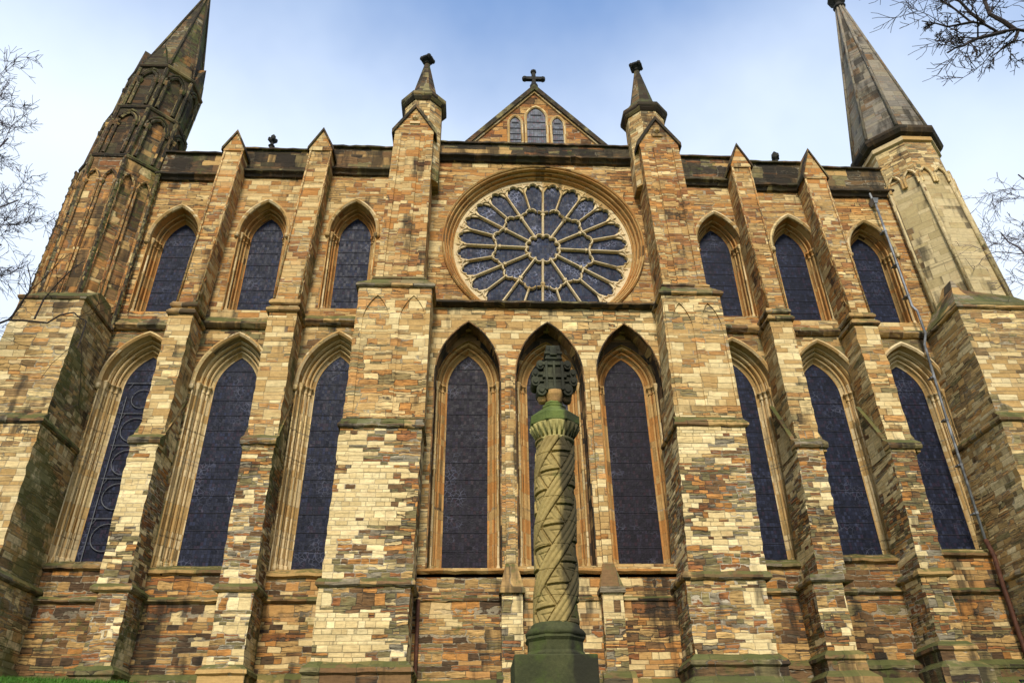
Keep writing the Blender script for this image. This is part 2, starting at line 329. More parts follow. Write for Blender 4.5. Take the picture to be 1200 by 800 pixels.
    def tube(s, pts, rads, n=6):
        pts = [Vector(p) for p in pts]; rings = []
        for i, p in enumerate(pts):
            d = (pts[min(i+1, len(pts)-1)]-pts[max(i-1, 0)]).normalized()
            a = d.cross(Vector((0, 0, 1))) if abs(d.z) < .9 else d.cross(Vector((1, 0, 0)))
            a.normalize(); b = d.cross(a); r = rads[i] if isinstance(rads, (list, tuple)) else rads
            rings.append([p+a*(r*math.cos(2*math.pi*k/n))+b*(r*math.sin(2*math.pi*k/n)) for k in range(n)])
        vs = [q for r in rings for q in r]; m_ = len(pts)
        s.add(vs, [(i*n+k, i*n+(k+1) % n, (i+1)*n+(k+1) % n, (i+1)*n+k) for i in range(m_-1) for k in range(n)]+[tuple(range(n))[::-1], tuple((m_-1)*n+k for k in range(n))])
    def sweep(s, sections, close=False):      # sections: list of equal-length point rows
        n = len(sections[0]); vs = [p for r in sections for p in r]
        fs = []
        for i in range(len(sections)-1):
            for k in range(n-1 + (1 if close else 0)):
                fs.append((i*n+k, i*n+(k+1) % n, (i+1)*n+(k+1) % n, (i+1)*n+k))
        s.add(vs, fs)
    def build(s, name, mat, parent=None, smooth=False, fix=True):
        me = bpy.data.meshes.new(name); me.from_pydata(s.v, [], s.f); me.update()
        if fix:
            bm = bmesh.new(); bm.from_mesh(me); bmesh.ops.recalc_face_normals(bm, faces=bm.faces); bm.to_mesh(me); bm.free()
        if smooth:
            for p in me.polygons: p.use_smooth = True
        o = bpy.data.objects.new(name, me); COL.objects.link(o)
        me.materials.append(M[mat])
        if parent: o.parent = parent
        return o
def empty(name, label, cat, loc=(0, 0, 0), group=None):
    o = bpy.data.objects.new(name, None); COL.objects.link(o); o.location = loc
    o['label'] = label; o['category'] = cat
    if group: o['group'] = group
    return o
def part(name, parent, loc=(0, 0, 0)):
    o = bpy.data.objects.new(name, None); COL.objects.link(o); o.parent = parent; o.location = loc; return o

# ------------------------------------------------------------------ ground
def ground_z(x, y):
    left = max(0., min(1., (-x-8)/9))
    top = 4.55+.42*left
    if y > -4.2: return top
    if y < -27: return 0.
    a = (y+27)/22.8
    return top*a**1.25 + .03*math.sin(x*.7+y*.4)
g = MB(); nxg, nyg = 90, 90
def gx(i): a = (i/nxg*2-1); return math.copysign(abs(a)**2.2*900, a)+(-2)
def gy(j): a = (j/nyg*2-1); return math.copysign(abs(a)**2.2*900, a)-10
g.add([(gx(i), gy(j), ground_z(gx(i), gy(j))) for j in range(nyg+1) for i in range(nxg+1)],
      [(j*(nxg+1)+i, j*(nxg+1)+i+1, (j+1)*(nxg+1)+i+1, (j+1)*(nxg+1)+i) for j in range(nyg) for i in range(nxg)])
o = g.build('ground', 'turf', None, True); o['kind'] = 'structure'
gr = MB()
for k in range(26000):
    x = random.uniform(-22, 16); y = random.uniform(-9.5, -3.3)
    if k % 3: x = random.uniform(-21, -12)
    z = ground_z(x, y)-.01; a = random.uniform(0, 6.28); hh = random.uniform(.05, .13); wv = .012
    dx_, dy_ = math.cos(a)*wv, math.sin(a)*wv; lx, ly = random.uniform(-.05, .05), random.uniform(-.05, .05)
    gr.add([(x-dx_, y-dy_, z), (x+dx_, y+dy_, z), (x+lx, y+ly, z+hh)], [(0, 1, 2)])
o = gr.build('grass', 'grass_blade', None, False, False); o['kind'] = 'stuff'

# ------------------------------------------------------------------ cathedral
def bay_skin(x0, x1, z0, z1, y, th, holes, name, mat, par):
    o = bay_wall(name, mat, x0, x1, z0, z1, y, holes, th=th)
    o.parent = par; o.matrix_parent_inverse = Matrix.Identity(4); return o
CA = empty('cathedral', 'huge gothic stone cathedral front with rose window, tall lancets, buttresses and spired corner turrets', 'cathedral', (0.85, 0, 4.5))
CA_loc = Vector((0.85, 0, 4.5))
_b0 = MB.build
def B(mb, name, mat, parent=None, split=False, **kw):
    """build in world coordinates under the cathedral or one of its parts"""
    if split:
        out = None
        for vs_, fs_ in mb.pieces:
            q = MB(); q.add(vs_, fs_); out = B(q, name, mat, parent, **kw)
        return out
    o = mb.build(name, mat, None, **kw)
    o.parent = parent or CA
    p = CA_loc.copy()
    o.matrix_parent_inverse = Matrix.Translation(-p) if (parent is None or parent is CA) else Matrix.Identity(4)
    return o

def arch(wd, zb, zs, za, o, n=11):
    """outline of a pointed opening of half-width wd offset outward by o: left foot, spring, arc, apex, arc, foot"""
    rise = za-zs; Rr = (rise*rise+wd*wd)/(2*wd); c = Rr-wd; r = Rr+o
    amax = math.acos(max(-1, min(1, c/r))); pts = [(-wd-o, zb)]
    for k in range(n+1):
        a = amax*k/n; pts.append((c-r*math.cos(a), zs+r*math.sin(a)))
    for k in range(n-1, -1, -1):
        a = amax*k/n; pts.append((-c+r*math.cos(a), zs+r*math.sin(a)))
    pts.append((wd+o, zb)); return pts
def roll(o, y, r, n=5, a0=200, a1=-20):
    return [(o+r*math.cos(R(a0+(a1-a0)*k/n)), y-r*math.sin(R(a0+(a1-a0)*k/n))) for k in range(n+1)]

PROF_LOW = [(-.02, .06), (-.02, -.02), (.03, -.04), (.12, -.12)]+roll(.19, -.17, .06)+[(.26, -.22), (.26, -.3)]+roll(.35, -.33, .075)+[(.43, -.38), (.43, -.47)]+roll(.51, -.5, .06)+[(.58, -.56), (.62, -.72), (.62, -.84), (.68, -.84), (.68, -.7)]
PROF_LOW = [(o*.86, y) for o, y in PROF_LOW]
PROF_UP = [(-.01, .06), (-.01, -.02), (.03, -.05), (.08, -.16)]+roll(.12, -.2, .045)+[(.165, -.26), (.165, -.36)]+roll(.215, -.4, .05)+[(.265, -.46), (.31, -.68), (.31, -.83), (.36, -.83), (.36, -.7)]
PROF_C = [(-.04, .06), (-.04, -.02), (.03, -.05), (.1, -.14)]+roll(.17, -.17, .06)+[(.24, -.22), (.24, -.3)]+roll(.33, -.32, .07)+[(.41, -.37), (.43, -.45)]
HOLES = {}
def window(cx, wd, zb, zs, za, prof, glass, bars, mat='trim', hood=True, bay=None, hole=None, yw=-.8, hood_mat='trim'):
    root = MB()
    secs = [[(cx+x, y, z) for x, z in arch(wd, zb-.25, zs, za, o)] for o, y in prof]
    root.sweep(secs)
    W = B(root, 'lancet_window', mat)
    gl = MB(); a = arch(wd, zb-.3, zs, za, .05)
    n = len(a); gl.add([(cx+x, .0, z) for x, z in a]+[(cx+x, .05, z) for x, z in a], [tuple(range(n)), tuple(range(n, 2*n))[::-1]]+[(i, n+i, n+(i+1) % n, (i+1) % n) for i in range(n)])
    B(gl, 'glass', glass, W)
    bb = MB(); nb = bars; H = za-zb
    rise = za-zs; Rr = (rise*rise+wd*wd)/(2*wd); c = Rr-wd
    for k in range(1, nb):
        z = zb+H*k/nb
        hw = wd if z <= zs else math.sqrt(max(.0001, Rr*Rr-(z-zs)**2))-c
        bb.box(cx-hw, cx+hw, -.02, -.005, z-.008, z+.008)
    B(bb, 'glazing_bar', 'bar', W, split=True)
    # shafts' capitals and bases
    cp = MB()
    rolls = {id(PROF_LOW): [(.163, -.17), (.301, -.33), (.439, -.5)], id(PROF_UP): [(.12, -.2), (.215, -.4)], id(PROF_C): [(.17, -.17), (.33, -.32)]}[id(prof)]
    for sx in (-1, 1):
        cp = MB(); bs_ = MB()
        for ro, ry in rolls:
            x = cx+sx*(wd+ro)
            cp.lathe(x, ry, [(.075, zs-.32), (.095, zs-.3), (.075, zs-.27), (.08, zs-.16), (.13, zs-.06), (.15, zs-.05), (.15, zs+.02), (.1, zs+.04)], 10)
            bs_.lathe(x, ry, [(.13, zb-.2), (.13, zb-.02), (.11, zb+.02), (.12, zb+.06), (.08, zb+.1)], 10)
        ends = [(cx+sx*(wd+q[0]), q[1]) for q in (rolls[0], rolls[-1])]
        for mbx, z in ((cp, zs), (bs_, zb-.08)): mbx.tube([(ends[0][0], ends[0][1], z), (ends[1][0], ends[1][1], z)], .07, 6)
        B(bs_, 'shaft_base', mat, W, smooth=True)
        B(cp, 'capital', mat, W, smooth=True)
    oend = prof[-2][0]
    so, sy = {id(PROF_LOW): (.44, -.62), id(PROF_UP): (.27, -.58), id(PROF_C): (.36, -.5)}[id(prof)]
    for sx in (-1, 1):
        sh = MB(); x = cx+sx*(wd+so)
        sh.lathe(x, sy, [(.09, zb-.22), (.1, zb-.05), (.065, zb+.03), (.052, zb+.08), (.052, (zb+zs)/2-.06), (.07, (zb+zs)/2-.03), (.07, (zb+zs)/2+.03), (.052, (zb+zs)/2+.06), (.052, zs-.3), (.075, zs-.27), (.06, zs-.22), (.11, zs-.04), (.12, zs+.03), (.06, zs+.08)], 8)
        B(sh, 'shaft', 'trim', W, smooth=True)
    if hood:
        hd = MB(); pr = [(oend-.06, yw+.05), (oend-.06, yw-.06), (oend+.02, yw-.13), (oend+.1, yw-.1), (oend+.13, yw+.05)]
        secs = []
        for o_, y in pr: secs.append([(cx+x, y, z) for x, z in arch(wd, zs-.2, zs, za, o_)])
        hd.sweep(secs)
        for sx in (-1, 1):
            x = cx+sx*(wd+oend+.03); hd.lathe(x, yw-.05, [(.02, zs-.42), (.1, zs-.36), (.13, zs-.26), (.1, zs-.15)], 8)
        B(hd, 'hood_mould', hood_mat, W)
    if bay is not None:
        HOLES.setdefault(bay, []).append([(cx+x, z) for x, z in arch(*(hole or (wd, zb-.2, zs, za, prof[-2][0]-.03 if True else 0)))])
    return W
def bay_wall(name, mat, x0, x1, z0, z1, y, holes, th=.12):
    outer = [(x0, z0), (x1, z0), (x1, z1), (x0, z1)]
    polys = [[Vector((x, z, 0)) for x, z in outer]]+[[Vector((x, z, 0)) for x, z in h] for h in holes]
    flat = [p for q in polys for p in q]
    mb = MB(); tris = tessellate_polygon(polys)
    mb.add([(p.x, y, p.y) for p in flat], [tuple(tr) for tr in tris])
    o = B(mb, name, mat, None, fix=False)
    bm = bmesh.new(); bm.from_mesh(o.data); bmesh.ops.recalc_face_normals(bm, faces=bm.faces)
    if sum(f.normal.y*f.calc_area() for f in bm.faces) > 0: bmesh.ops.reverse_faces(bm, faces=bm.faces)
    r_ = bmesh.ops.extrude_face_region(bm, geom=bm.faces[:])
    for v in [e for e in r_['geom'] if isinstance(e, bmesh.types.BMVert)]: v.co.y += th
    bmesh.ops.recalc_face_normals(bm, faces=bm.faces)
    bm.to_mesh(o.data); bm.free()
    return o

# main block behind the facade
mb = MB(); mb.box(-18.4, 19.2, .12, 14, 3.5, 28.4)
B(mb, 'wall', 'wall')
mb = MB(); mb.hexa([(-18, .6, 28.4), (19, .6, 28.4), (19, 14, 28.4), (-18, 14, 28.4)], [(-18, 6.9, 29.9), (19, 6.9, 29.9), (19, 7.7, 29.9), (-18, 7.7, 29.9)])
B(mb, 'roof', 'lead_roof')

#      x0     x1    win lower(cx,zb,za)      win upper (cx,zb,za)    mid   parstr partop
BAYS = [(-17.75, -14.2, (-15.97, 9.38, 18.13), (-16.1, 20.14, 25.45), 19.15, 27.72, 29.35),
        (-14.2, -10.2, (-12.24, 9.21, 18.15), (-12.13, 20.28, 25.88), 19.3, 28.05, 29.72),
        (-10.2, -5.6, (-8.06, 9.1, 18.27), (-8.0, 20.45, 26.02), 19.5, 28.32, 30.02),
        (6.6, 10.8, (9.02, 9.42, 18.22), (9.35, 20.34, 25.73), 19.42, 28.12, 29.93),
        (10.8, 14.4, (12.82, 9.63, 18.18), (13.02, 20.18, 25.63), 19.33, 27.88, 29.65),
        (14.4, 19.1, (16.6, 9.83, 18.1), (16.74, 20.12, 25.38), 19.27, 27.62, 29.35)]
for k, (x0, x1, lo, up, mid, ps, pt) in enumerate(BAYS):
    W1 = window(lo[0], .9, lo[1], 16.55, lo[2], PROF_LOW, 'glass', 13, 'trim', bay=('l', k))
    W2 = window(up[0]-.02, .76, up[1], up[2]-1.42, up[2], PROF_UP, 'glass', 8, 'trim_orange', bay=('u', k))
    if k == 0: WL1 = W1
    W1['label'] = 'tall lower lancet window with cream shafted jambs'
    W2['label'] = 'shorter upper lancet window with orange stone surround'
    strz = 7.85 if x0 < 0 else 8.1
    # lower wall (from the plinth string to the ledge under the upper windows) and the wall above it
    bay_wall('bay_wall', 'wall_mid', x0, x1, strz-.05, mid+.1, -.8, HOLES[('l', k)])
    bay_wall('bay_wall', 'wall', x0, x1, mid+.1, pt-.1, -.8+.004, HOLES[('u', k)])
    p = MB(); p.box(x0, x1, -.98, -.2, 3.2, strz-.02)
    p.box(x0, x1, -.88, -.7, strz+.02, lo[1]-.42)
    B(p, 'plinth_wall', 'wall_low', split=True)
    # sloped sill with the drip below it
    s_ = MB(); s_.prism_x([(.05, lo[1]), (-.62, lo[1]-.12), (-1.02, lo[1]-.36), (-1.02, lo[1]-.46), (-.9, lo[1]-.52), (-.7, lo[1]-.52), (.05, lo[1]-.3)], x0, x1)
    B(s_, 'sill', 'ledge')
    s_ = MB(); s_.prism_x([(-.8, strz+.1), (-1.0, strz+.08), (-1.12, strz-.02), (-1.12, strz-.09), (-1.02, strz-.16), (-.85, strz-.16)], x0, x1)
    B(s_, 'string_course', 'ledge')
    # ledge at the foot of the upper windows
    s_ = MB(); s_.prism_x([(.05, up[1]), (-.5, up[1]-.4), (-.81, up[1]-.6), (-.85, up[1]-.66), (-1.04, mid+.04), (-1.06, mid-.05), (-.98, mid-.13), (-.9, mid-.2), (-.78, mid-.22), (.05, mid)], x0, x1)
    B(s_, 'string_course', 'ledge')
    # parapet
    s_ = MB(); s_.prism_x([(-.75, ps+.2), (-.95, ps+.18), (-1.14, ps+.05), (-1.14, ps-.06), (-1.0, ps-.14), (-.92, ps-.26), (-.75, ps-.3)], x0, x1)
    B(s_, 'string_course', 'ledge_dark')
    s_ = MB(); s_.box(x0, x1, -.9, -.3, ps+.1, pt-.16)
    P_ = B(s_, 'parapet', 'dark')
    s_ = MB(); s_.prism_x([(-.2, pt), (-.7, pt+.02), (-1.04, pt-.1), (-1.04, pt-.19), (-.2, pt-.19)], x0, x1)
    B(s_, 'coping', 'ledge_dark', P_)
    # base mouldings
    bz = 5.3 if x0 < 0 else 5.62
    s_ = MB(); s_.prism_x([(-.9, bz+.14), (-1.12, bz+.06), (-1.3, bz-.1), (-1.3, bz-.22), (-.9, bz-.22)], x0, x1)
    s_.prism_x([(-.95, bz-.22), (-1.26, bz-.221), (-1.26, bz-.5), (-1.5, bz-.72), (-1.5, 3.2), (-.95, 3.2)], x0, x1)
    B(s_, 'plinth_course', 'ledge_moss', split=True)
for bx0, bx1, bz0, bz1 in ((11.25, 11.85, 4.5, 4.86), (16.5, 17.5, 4.6, 5.0)):   # low vents in the base
    s_ = MB(); s_.box(bx0, bx1, -1.515, -1.45, bz0, bz1); B(s_, 'vent', 'void')

# ---- centre bay
CW = [(-2.52, 9.08, 18.4), (.87, 9.16, 18.38), (4.2, 9.24, 18.3)]
for (cx, zb, za), hw in zip(CW, (1.36, 1.42, 1.36)):
    W1 = window(cx, .9, zb, 16.75, za, PROF_C, 'glass_c', 13, 'trim_orange', hood=False, yw=-1.3)
    W1['label'] = 'central lancet window sunk under a deep plain arch'
    HOLES.setdefault('c', []).append([(cx+x, z) for x, z in arch(hw-.03, zb-.25, 16.75, 19.3, .0)])
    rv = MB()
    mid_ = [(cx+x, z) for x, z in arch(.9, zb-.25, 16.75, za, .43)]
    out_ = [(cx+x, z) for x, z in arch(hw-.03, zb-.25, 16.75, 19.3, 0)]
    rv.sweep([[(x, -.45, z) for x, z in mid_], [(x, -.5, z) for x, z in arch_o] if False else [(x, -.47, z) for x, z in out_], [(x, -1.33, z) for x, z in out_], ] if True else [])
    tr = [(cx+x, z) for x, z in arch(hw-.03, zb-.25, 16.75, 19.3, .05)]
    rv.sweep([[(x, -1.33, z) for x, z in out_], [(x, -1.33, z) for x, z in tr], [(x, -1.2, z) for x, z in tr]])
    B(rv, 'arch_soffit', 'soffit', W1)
bay_wall('bay_wall', 'butt_mid', -4.95, 6.0, 8.5, 20.2, -1.3, HOLES['c'])
p = MB(); p.box(-4.95, 6.0, -1.42, -.2, 3.2, 7.72); p.box(-4.95, 6.0, -1.3, -.2, 7.72, 8.62); B(p, 'plinth_wall', 'wall_low', split=True)
s_ = MB(); s_.prism_x([(.05, 9.12), (-.5, 8.98), (-1.46, 8.78), (-1.46, 8.7), (-1.36, 8.62), (.05, 8.62)], -4.95, 6.0); B(s_, 'sill', 'trim_orange')
s_ = MB(); s_.prism_x([(-1.2, 7.84), (-1.42, 7.82), (-1.5, 7.74), (-1.48, 7.66), (-1.4, 7.62), (-1.2, 7.62)], -4.95, 6.0); B(s_, 'string_course', 'wall_low')
s_ = MB(); s_.prism_x([(-.2, 20.42), (-.8, 20.42), (-1.42, 20.36), (-1.62, 20.24), (-1.62, 20.14), (-1.44, 20.06), (-1.3, 20.04), (-1.2, 20.04), (-.2, 20.04)], -4.6, 6.0); B(s_, 'string_course', 'ledge_dark')
s_ = MB(); s_.prism_x([(-1.2, 5.2), (-1.5, 5.1), (-1.66, 4.95), (-1.66, 3.2), (-1.2, 3.2)], -4.95, 6.0); B(s_, 'plinth_course', 'ledge_moss', split=True)
# piers between the lancets
for px_ in (-.825, 2.67):
    p = MB(); p.rough_box(px_-.17, px_+.17, -1.46, -1.2, 8.9, 16.4, j=.01)
    p.hexa([(px_-.17, -1.46, 16.4), (px_+.17, -1.46, 16.4), (px_+.17, -1.25, 16.4), (px_-.17, -1.25, 16.4)], [(px_-.1, -1.31, 17.1), (px_+.1, -1.31, 17.1), (px_+.1, -1.25, 17.1), (px_-.1, -1.25, 17.1)])
    PI_ = B(p, 'pier', 'butt_mid')
    p = MB(); p.rough_box(px_-.36, px_+.36, -1.9, -1.3, 3.2, 7.82, j=.012); B(p, 'pier_base', 'butt_low', PI_)
    p = MB(); p.hexa([(px_-.45, -2.0, 7.82), (px_+.45, -2.0, 7.82), (px_+.45, -1.3, 7.82), (px_-.45, -1.3, 7.82)], [(px_-.45, -2.0, 7.98), (px_+.45, -2.0, 7.98), (px_+.45, -1.3, 7.98), (px_-.45, -1.3, 7.98)])
    p.hexa([(px_-.41, -1.96, 7.981), (px_+.41, -1.96, 7.981), (px_+.41, -1.3, 7.981), (px_-.41, -1.3, 7.981)], [(px_-.2, -1.5, 8.95), (px_+.2, -1.5, 8.95), (px_+.2, -1.3, 8.95), (px_-.2, -1.3, 8.95)])
    B(p, 'weathering', 'ledge', PI_, split=True)
    p = MB(); p.prism_x([(-1.9, 5.3), (-2.1, 5.2), (-2.2, 5.05), (-2.2, 3.2), (-1.9, 3.2)], px_-.55, px_+.55); B(p, 'plinth_course', 'ledge_moss', PI_)

# ---- rose window
RX, RZ = .93, 24.2
mb = MB(); NS = 96
prof = [(4.12, -.2), (4.14, -.36), (4.2, -.38)]+[(4.28+.07*math.cos(R(a)), -.42-.07*math.sin(R(a))) for a in (180, 140, 100, 60, 20)]+[(4.4, -.46), (4.4, -.56)]+[(4.48+.07*math.cos(R(a)), -.6-.07*math.sin(R(a))) for a in (180, 140, 100, 60, 20)]+[(4.58, -.62), (4.6, -.74)]+[(4.66+.06*math.cos(R(a)), -.8-.06*math.sin(R(a))) for a in (180, 140, 100, 60, 20)]+[(4.74, -.82), (4.76, -.9), (4.84, -.94), (4.93, -.88), (4.95, -.7)]
prof = [(4.25+(r-4.12)*.66, y) for r, y in prof]
mb.sweep([[(RX+r*math.cos(2*math.pi*k/NS), y, RZ+r*math.sin(2*math.pi*k/NS)) for k in range(NS)] for r, y in prof], close=True)
ROSE = B(mb, 'rose_window', 'trim_orange'); ROSE['label'] = 'great round rose window of twenty four radiating lights'
gl = MB(); gl.add([(RX+4.3*math.cos(2*math.pi*k/NS), y, RZ+4.3*math.sin(2*math.pi*k/NS)) for y in (-.16, -.12) for k in range(NS)], [tuple(range(NS)), tuple(range(NS, 2*NS))[::-1]]+[(k, NS+k, NS+(k+1) % NS, (k+1) % NS) for k in range(NS)])
B(gl, 'glass', 'glass_rose', ROSE)
mb.__init__()
def pol(r, a): return (RX+r*math.cos(a), RZ+r*math.sin(a))
ROT = R(-2)
def bar2(p, q, wd, y0=-.34, y1=-.15):           # a chamfered stone bar in the plane of the rose
    (xa, za_), (xb, zb_) = p, q; L = math.hypot(xb-xa, zb_-za_); nx_, nz_ = -(zb_-za_)/L, (xb-xa)/L
    def ring(x, z): return [(x+nx_*wd, y1, z+nz_*wd), (x+nx_*wd, y0+.07, z+nz_*wd), (x+nx_*wd*.35, y0, z+nz_*wd*.35), (x-nx_*wd*.35, y0, z-nz_*wd*.35), (x-nx_*wd, y0+.07, z-nz_*wd), (x-nx_*wd, y1, z-nz_*wd)]
    a_, b_ = ring(xa, za_), ring(xb, zb_); n = 6
    mb.add(a_+b_, [tuple(range(n)), tuple(range(n, 2*n))[::-1]]+[(i, n+i, n+(i+1) % n, (i+1) % n) for i in range(n)])
def arc2(c, r, a0, a1, wd, n=6, **kw):
    pts = [(c[0]+r*math.cos(a0+(a1-a0)*k/n), c[1]+r*math.sin(a0+(a1-a0)*k/n)) for k in range(n+1)]
    for p, q in zip(pts, pts[1:]): bar2(p, q, wd, **kw)
R0, R1, R2 = .68, 2.28, 4.1
for k in range(12):
    a = ROT+2*math.pi*k/12+math.pi/2; h = math.pi/12
    # hub of twelve cusps
    p, q = pol(R0, a), pol(R0, a+2*h); c = pol(R0*.98, a+h); rr = math.hypot(p[0]-q[0], p[1]-q[1])/2
    arc2(c, rr*.98, a+h-R(88), a+h+R(88), .05, 6)
    bar2(pol(R0-.02, a), pol(R2+.05, a), .058)
    bar2(pol(R1+.1, a+h), pol(R2+.05, a+h), .052)
    # trefoil heads of the inner lights
    for s_ in (-1, 1):
        c = pol(R1-.3, a+h+s_*h*.56); arc2(c, .3, a+h+s_*R(8)+ (0 if s_ > 0 else 0), a+h+s_*R(95), .05, 5)
    c = pol(R1-.08, a+h); arc2(c, .27, a+h-R(80), a+h+R(80), .05, 6)
for k in range(24):
    a = ROT+2*math.pi*k/24+math.pi/2; h = math.pi/24
    for s_ in (-1, 1):
        c = pol(R2-.36, a+h+s_*h*.5); arc2(c, .25, a+h+s_*R(5), a+h+s_*R(92), .05, 5)
    c = pol(R2-.2, a+h); arc2(c, .22, a+h-R(82), a+h+R(82), .05, 6)
    # solid spandrel stones between neighbouring heads
    P3 = [pol(R2+.1, a-h*.98), pol(R2+.1, a+h*.98), pol(R2-.1, a+h*.5), pol(R2-.62, a), pol(R2-.1, a-h*.5)]
    mb.add([(x, -.27, z) for x, z in P3]+[(x, -.15, z) for x, z in P3], [tuple(range(5)), tuple(range(5, 10))[::-1]]+[(i, 5+i, 5+(i+1) % 5, (i+1) % 5) for i in range(5)])
rg = [(4.06, -.15), (4.06, -.25), (4.1, -.3), (4.3, -.3), (4.3, -.15)]
mb.sweep([[(RX+r*math.cos(2*math.pi*k/NS), y, RZ+r*math.sin(2*math.pi*k/NS)) for k in range(NS)] for r, y in rg], close=True)
B(mb, 'tracery', 'tracery', ROSE)
hole = [(RX+4.76*math.cos(2*math.pi*k/64), RZ+4.76*math.sin(2*math.pi*k/64)) for k in range(64)]
bay_wall('bay_wall', 'wall', -4.95, 6.3, 19.2, 29.45, -.8, [hole])
# triangular sunk spandrels at the lower corners of the rose
s_ = MB(); s_.prism_x([(-.75, 29.6), (-.95, 29.58), (-1.16, 29.45), (-1.16, 29.33), (-1.0, 29.25), (-.92, 29.15), (-.75, 29.1)], -4.95, 6.3); B(s_, 'string_course', 'ledge_dark')
s_ = MB(); s_.box(-4.95, 6.3, -.9, -.3, 29.5, 30.38); P_ = B(s_, 'parapet', 'dark')
s_ = MB(); s_.prism_x([(-.2, 30.52), (-.7, 30.54), (-1.02, 30.42), (-1.02, 30.33), (-.2, 30.33)], -4.95, 6.3); B(s_, 'coping', 'ledge_dark', P_)
s_ = MB(); s_.box(-4.5, 6.0, -.2, 14, 28.3, 29.6); B(s_, 'roof', 'lead_roof')

# ---- gable
GX, GY = .93, .8
mb = MB(); mb.prism_y([(GX-3.6, 29.4), (GX+3.6, 29.4), (GX+3.6, 32.05), (GX, 36.4), (GX-3.6, 32.05)], GY, 13)
GB = B(mb, 'gable', 'gable')
mb = MB()
for sx in (-1, 1):
    e = [(GX, 36.35), (GX, 36.76), (GX+sx*3.9, 32.05), (GX+sx*3.9, 31.65)]
    mb.prism_y(e, GY-.22, GY+.3)
B(mb, 'coping', 'ledge_dark', GB, split=True)
mb = MB()
for sx in (-1, 1):
    e = [(GX, 36.2), (GX, 36.36), (GX+sx*3.65, 31.98), (GX+sx*3.65, 31.82)]
    mb.prism_y(e, GY-.1, GY+.1)
B(mb, 'coping', 'trim', GB, split=True)
mb = MB()
mb.lathe(GX, GY, [(.2, 36.6), (.24, 36.85), (.16, 36.95), (.13, 37.2), (.12, 38.05)], 8)
mb.box(GX-.58, GX+.58, GY-.1, GY+.1, 37.33, 37.55)
for sx in (-1, 1): mb.lathe(GX+sx*.52, GY, [(.02, 37.26), (.15, 37.34), (.16, 37.52), (.02, 37.62)], 8)
mb.lathe(GX, GY, [(.05, 37.9), (.17, 37.98), (.17, 38.1), (.03, 38.2)], 8)
B(mb, 'cross', 'iron', GB)
for cx, wd, zb, zs, za, w_ in ((.97, .52, 31.6, 34.15, 34.95, 'tall'), (-.2, .3, 31.6, 33.7, 34.2, ''), (2.14, .3, 31.6, 33.7, 34.2, '')):
    mb = MB(); pr = [(0, GY-.02), (0, GY-.1), (.05, GY-.15), (.12, GY-.15), (.15, GY-.1), (.15, GY+.05)]
    mb.sweep([[(cx+x, y, z) for x, z in arch(wd, zb, zs, za, o_, 7)] for o_, y in pr])
    gw = B(mb, 'gable_window', 'trim')
    a = arch(wd, zb, zs, za, .02, 7); n = len(a); gl = MB()
    gl.add([(cx+x, GY-.04, z) for x, z in a]+[(cx+x, GY+.05, z) for x, z in a], [tuple(range(n)), tuple(range(n, 2*n))[::-1]]+[(i, n+i, n+(i+1) % n, (i+1) % n) for i in range(n)])
    B(gl, 'glass', 'glass_gable', gw)
    bb = MB()
    for k in range(1, 6):
        z = zb+(za-zb)*k/6; bb.box(cx-wd*(.98 if z < zs else .6), cx+wd*(.98 if z < zs else .6), GY-.07, GY-.042, z-.02, z+.02)
    B(bb, 'glazing_bar', 'bar', gw, split=True)
# small carved finials on the roof behind the parapet
for fx, fz in ((-13.26, 32.5), (14.16, 32.15)):
    mb = MB(); mb.lathe(fx, 1., [(.13, 29.3), (.1, fz-.8), (.18, fz-.73), (.1, fz-.65), (.09, fz-.5), (.19, fz-.39), (.22, fz-.25), (.12, fz-.13), (.14, fz-.03), (.04, fz+.12)], 8)
    for k in range(4):
        a = k*math.pi/2+.4; mb.lathe(fx+.18*math.cos(a), 1+.18*math.sin(a), [(.02, fz-.42), (.08, fz-.35), (.08, fz-.2), (.02, fz-.12)], 6)
    B(mb, 'roof_finial', 'iron')

# ---- buttresses
STR = [(0, .16), (.12, .14), (.14, .02), (.1, -.06), (.02, -.12), (-.05, -.12), (-.05, .2)]
def moulded(mb, x0, x1, yf, yw, z, out=.13, hh=.3):
    mb.around(x0, x1, yf, yw, [(-.06, z+hh*.55), (out*.3, z+hh*.5), (out, z+hh*.12), (out, z-hh*.14), (out*.5, z-hh*.3), (-.06, z-hh*.36)])
def set_off(mb, x0, x1, ylow, yup, yw, z, rise, out=.1, lip=.2, nar=0.):
    """drip lip and a slope running back to the narrower stage above"""
    mb.around(x0, x1, ylow, yw, [(-.1, z+.06), (out, z), (out, z-lip*.5), (out*.4, z-lip), (-.1, z-lip)])
    mb.hexa([(x0-out, ylow-out, z), (x1+out, ylow-out, z), (x1+out, yw, z), (x0-out, yw, z)],
            [(x0+nar, yup-.01, z+rise), (x1-nar, yup-.01, z+rise), (x1-nar, yw, z+rise), (x0+nar, yw, z+rise)])
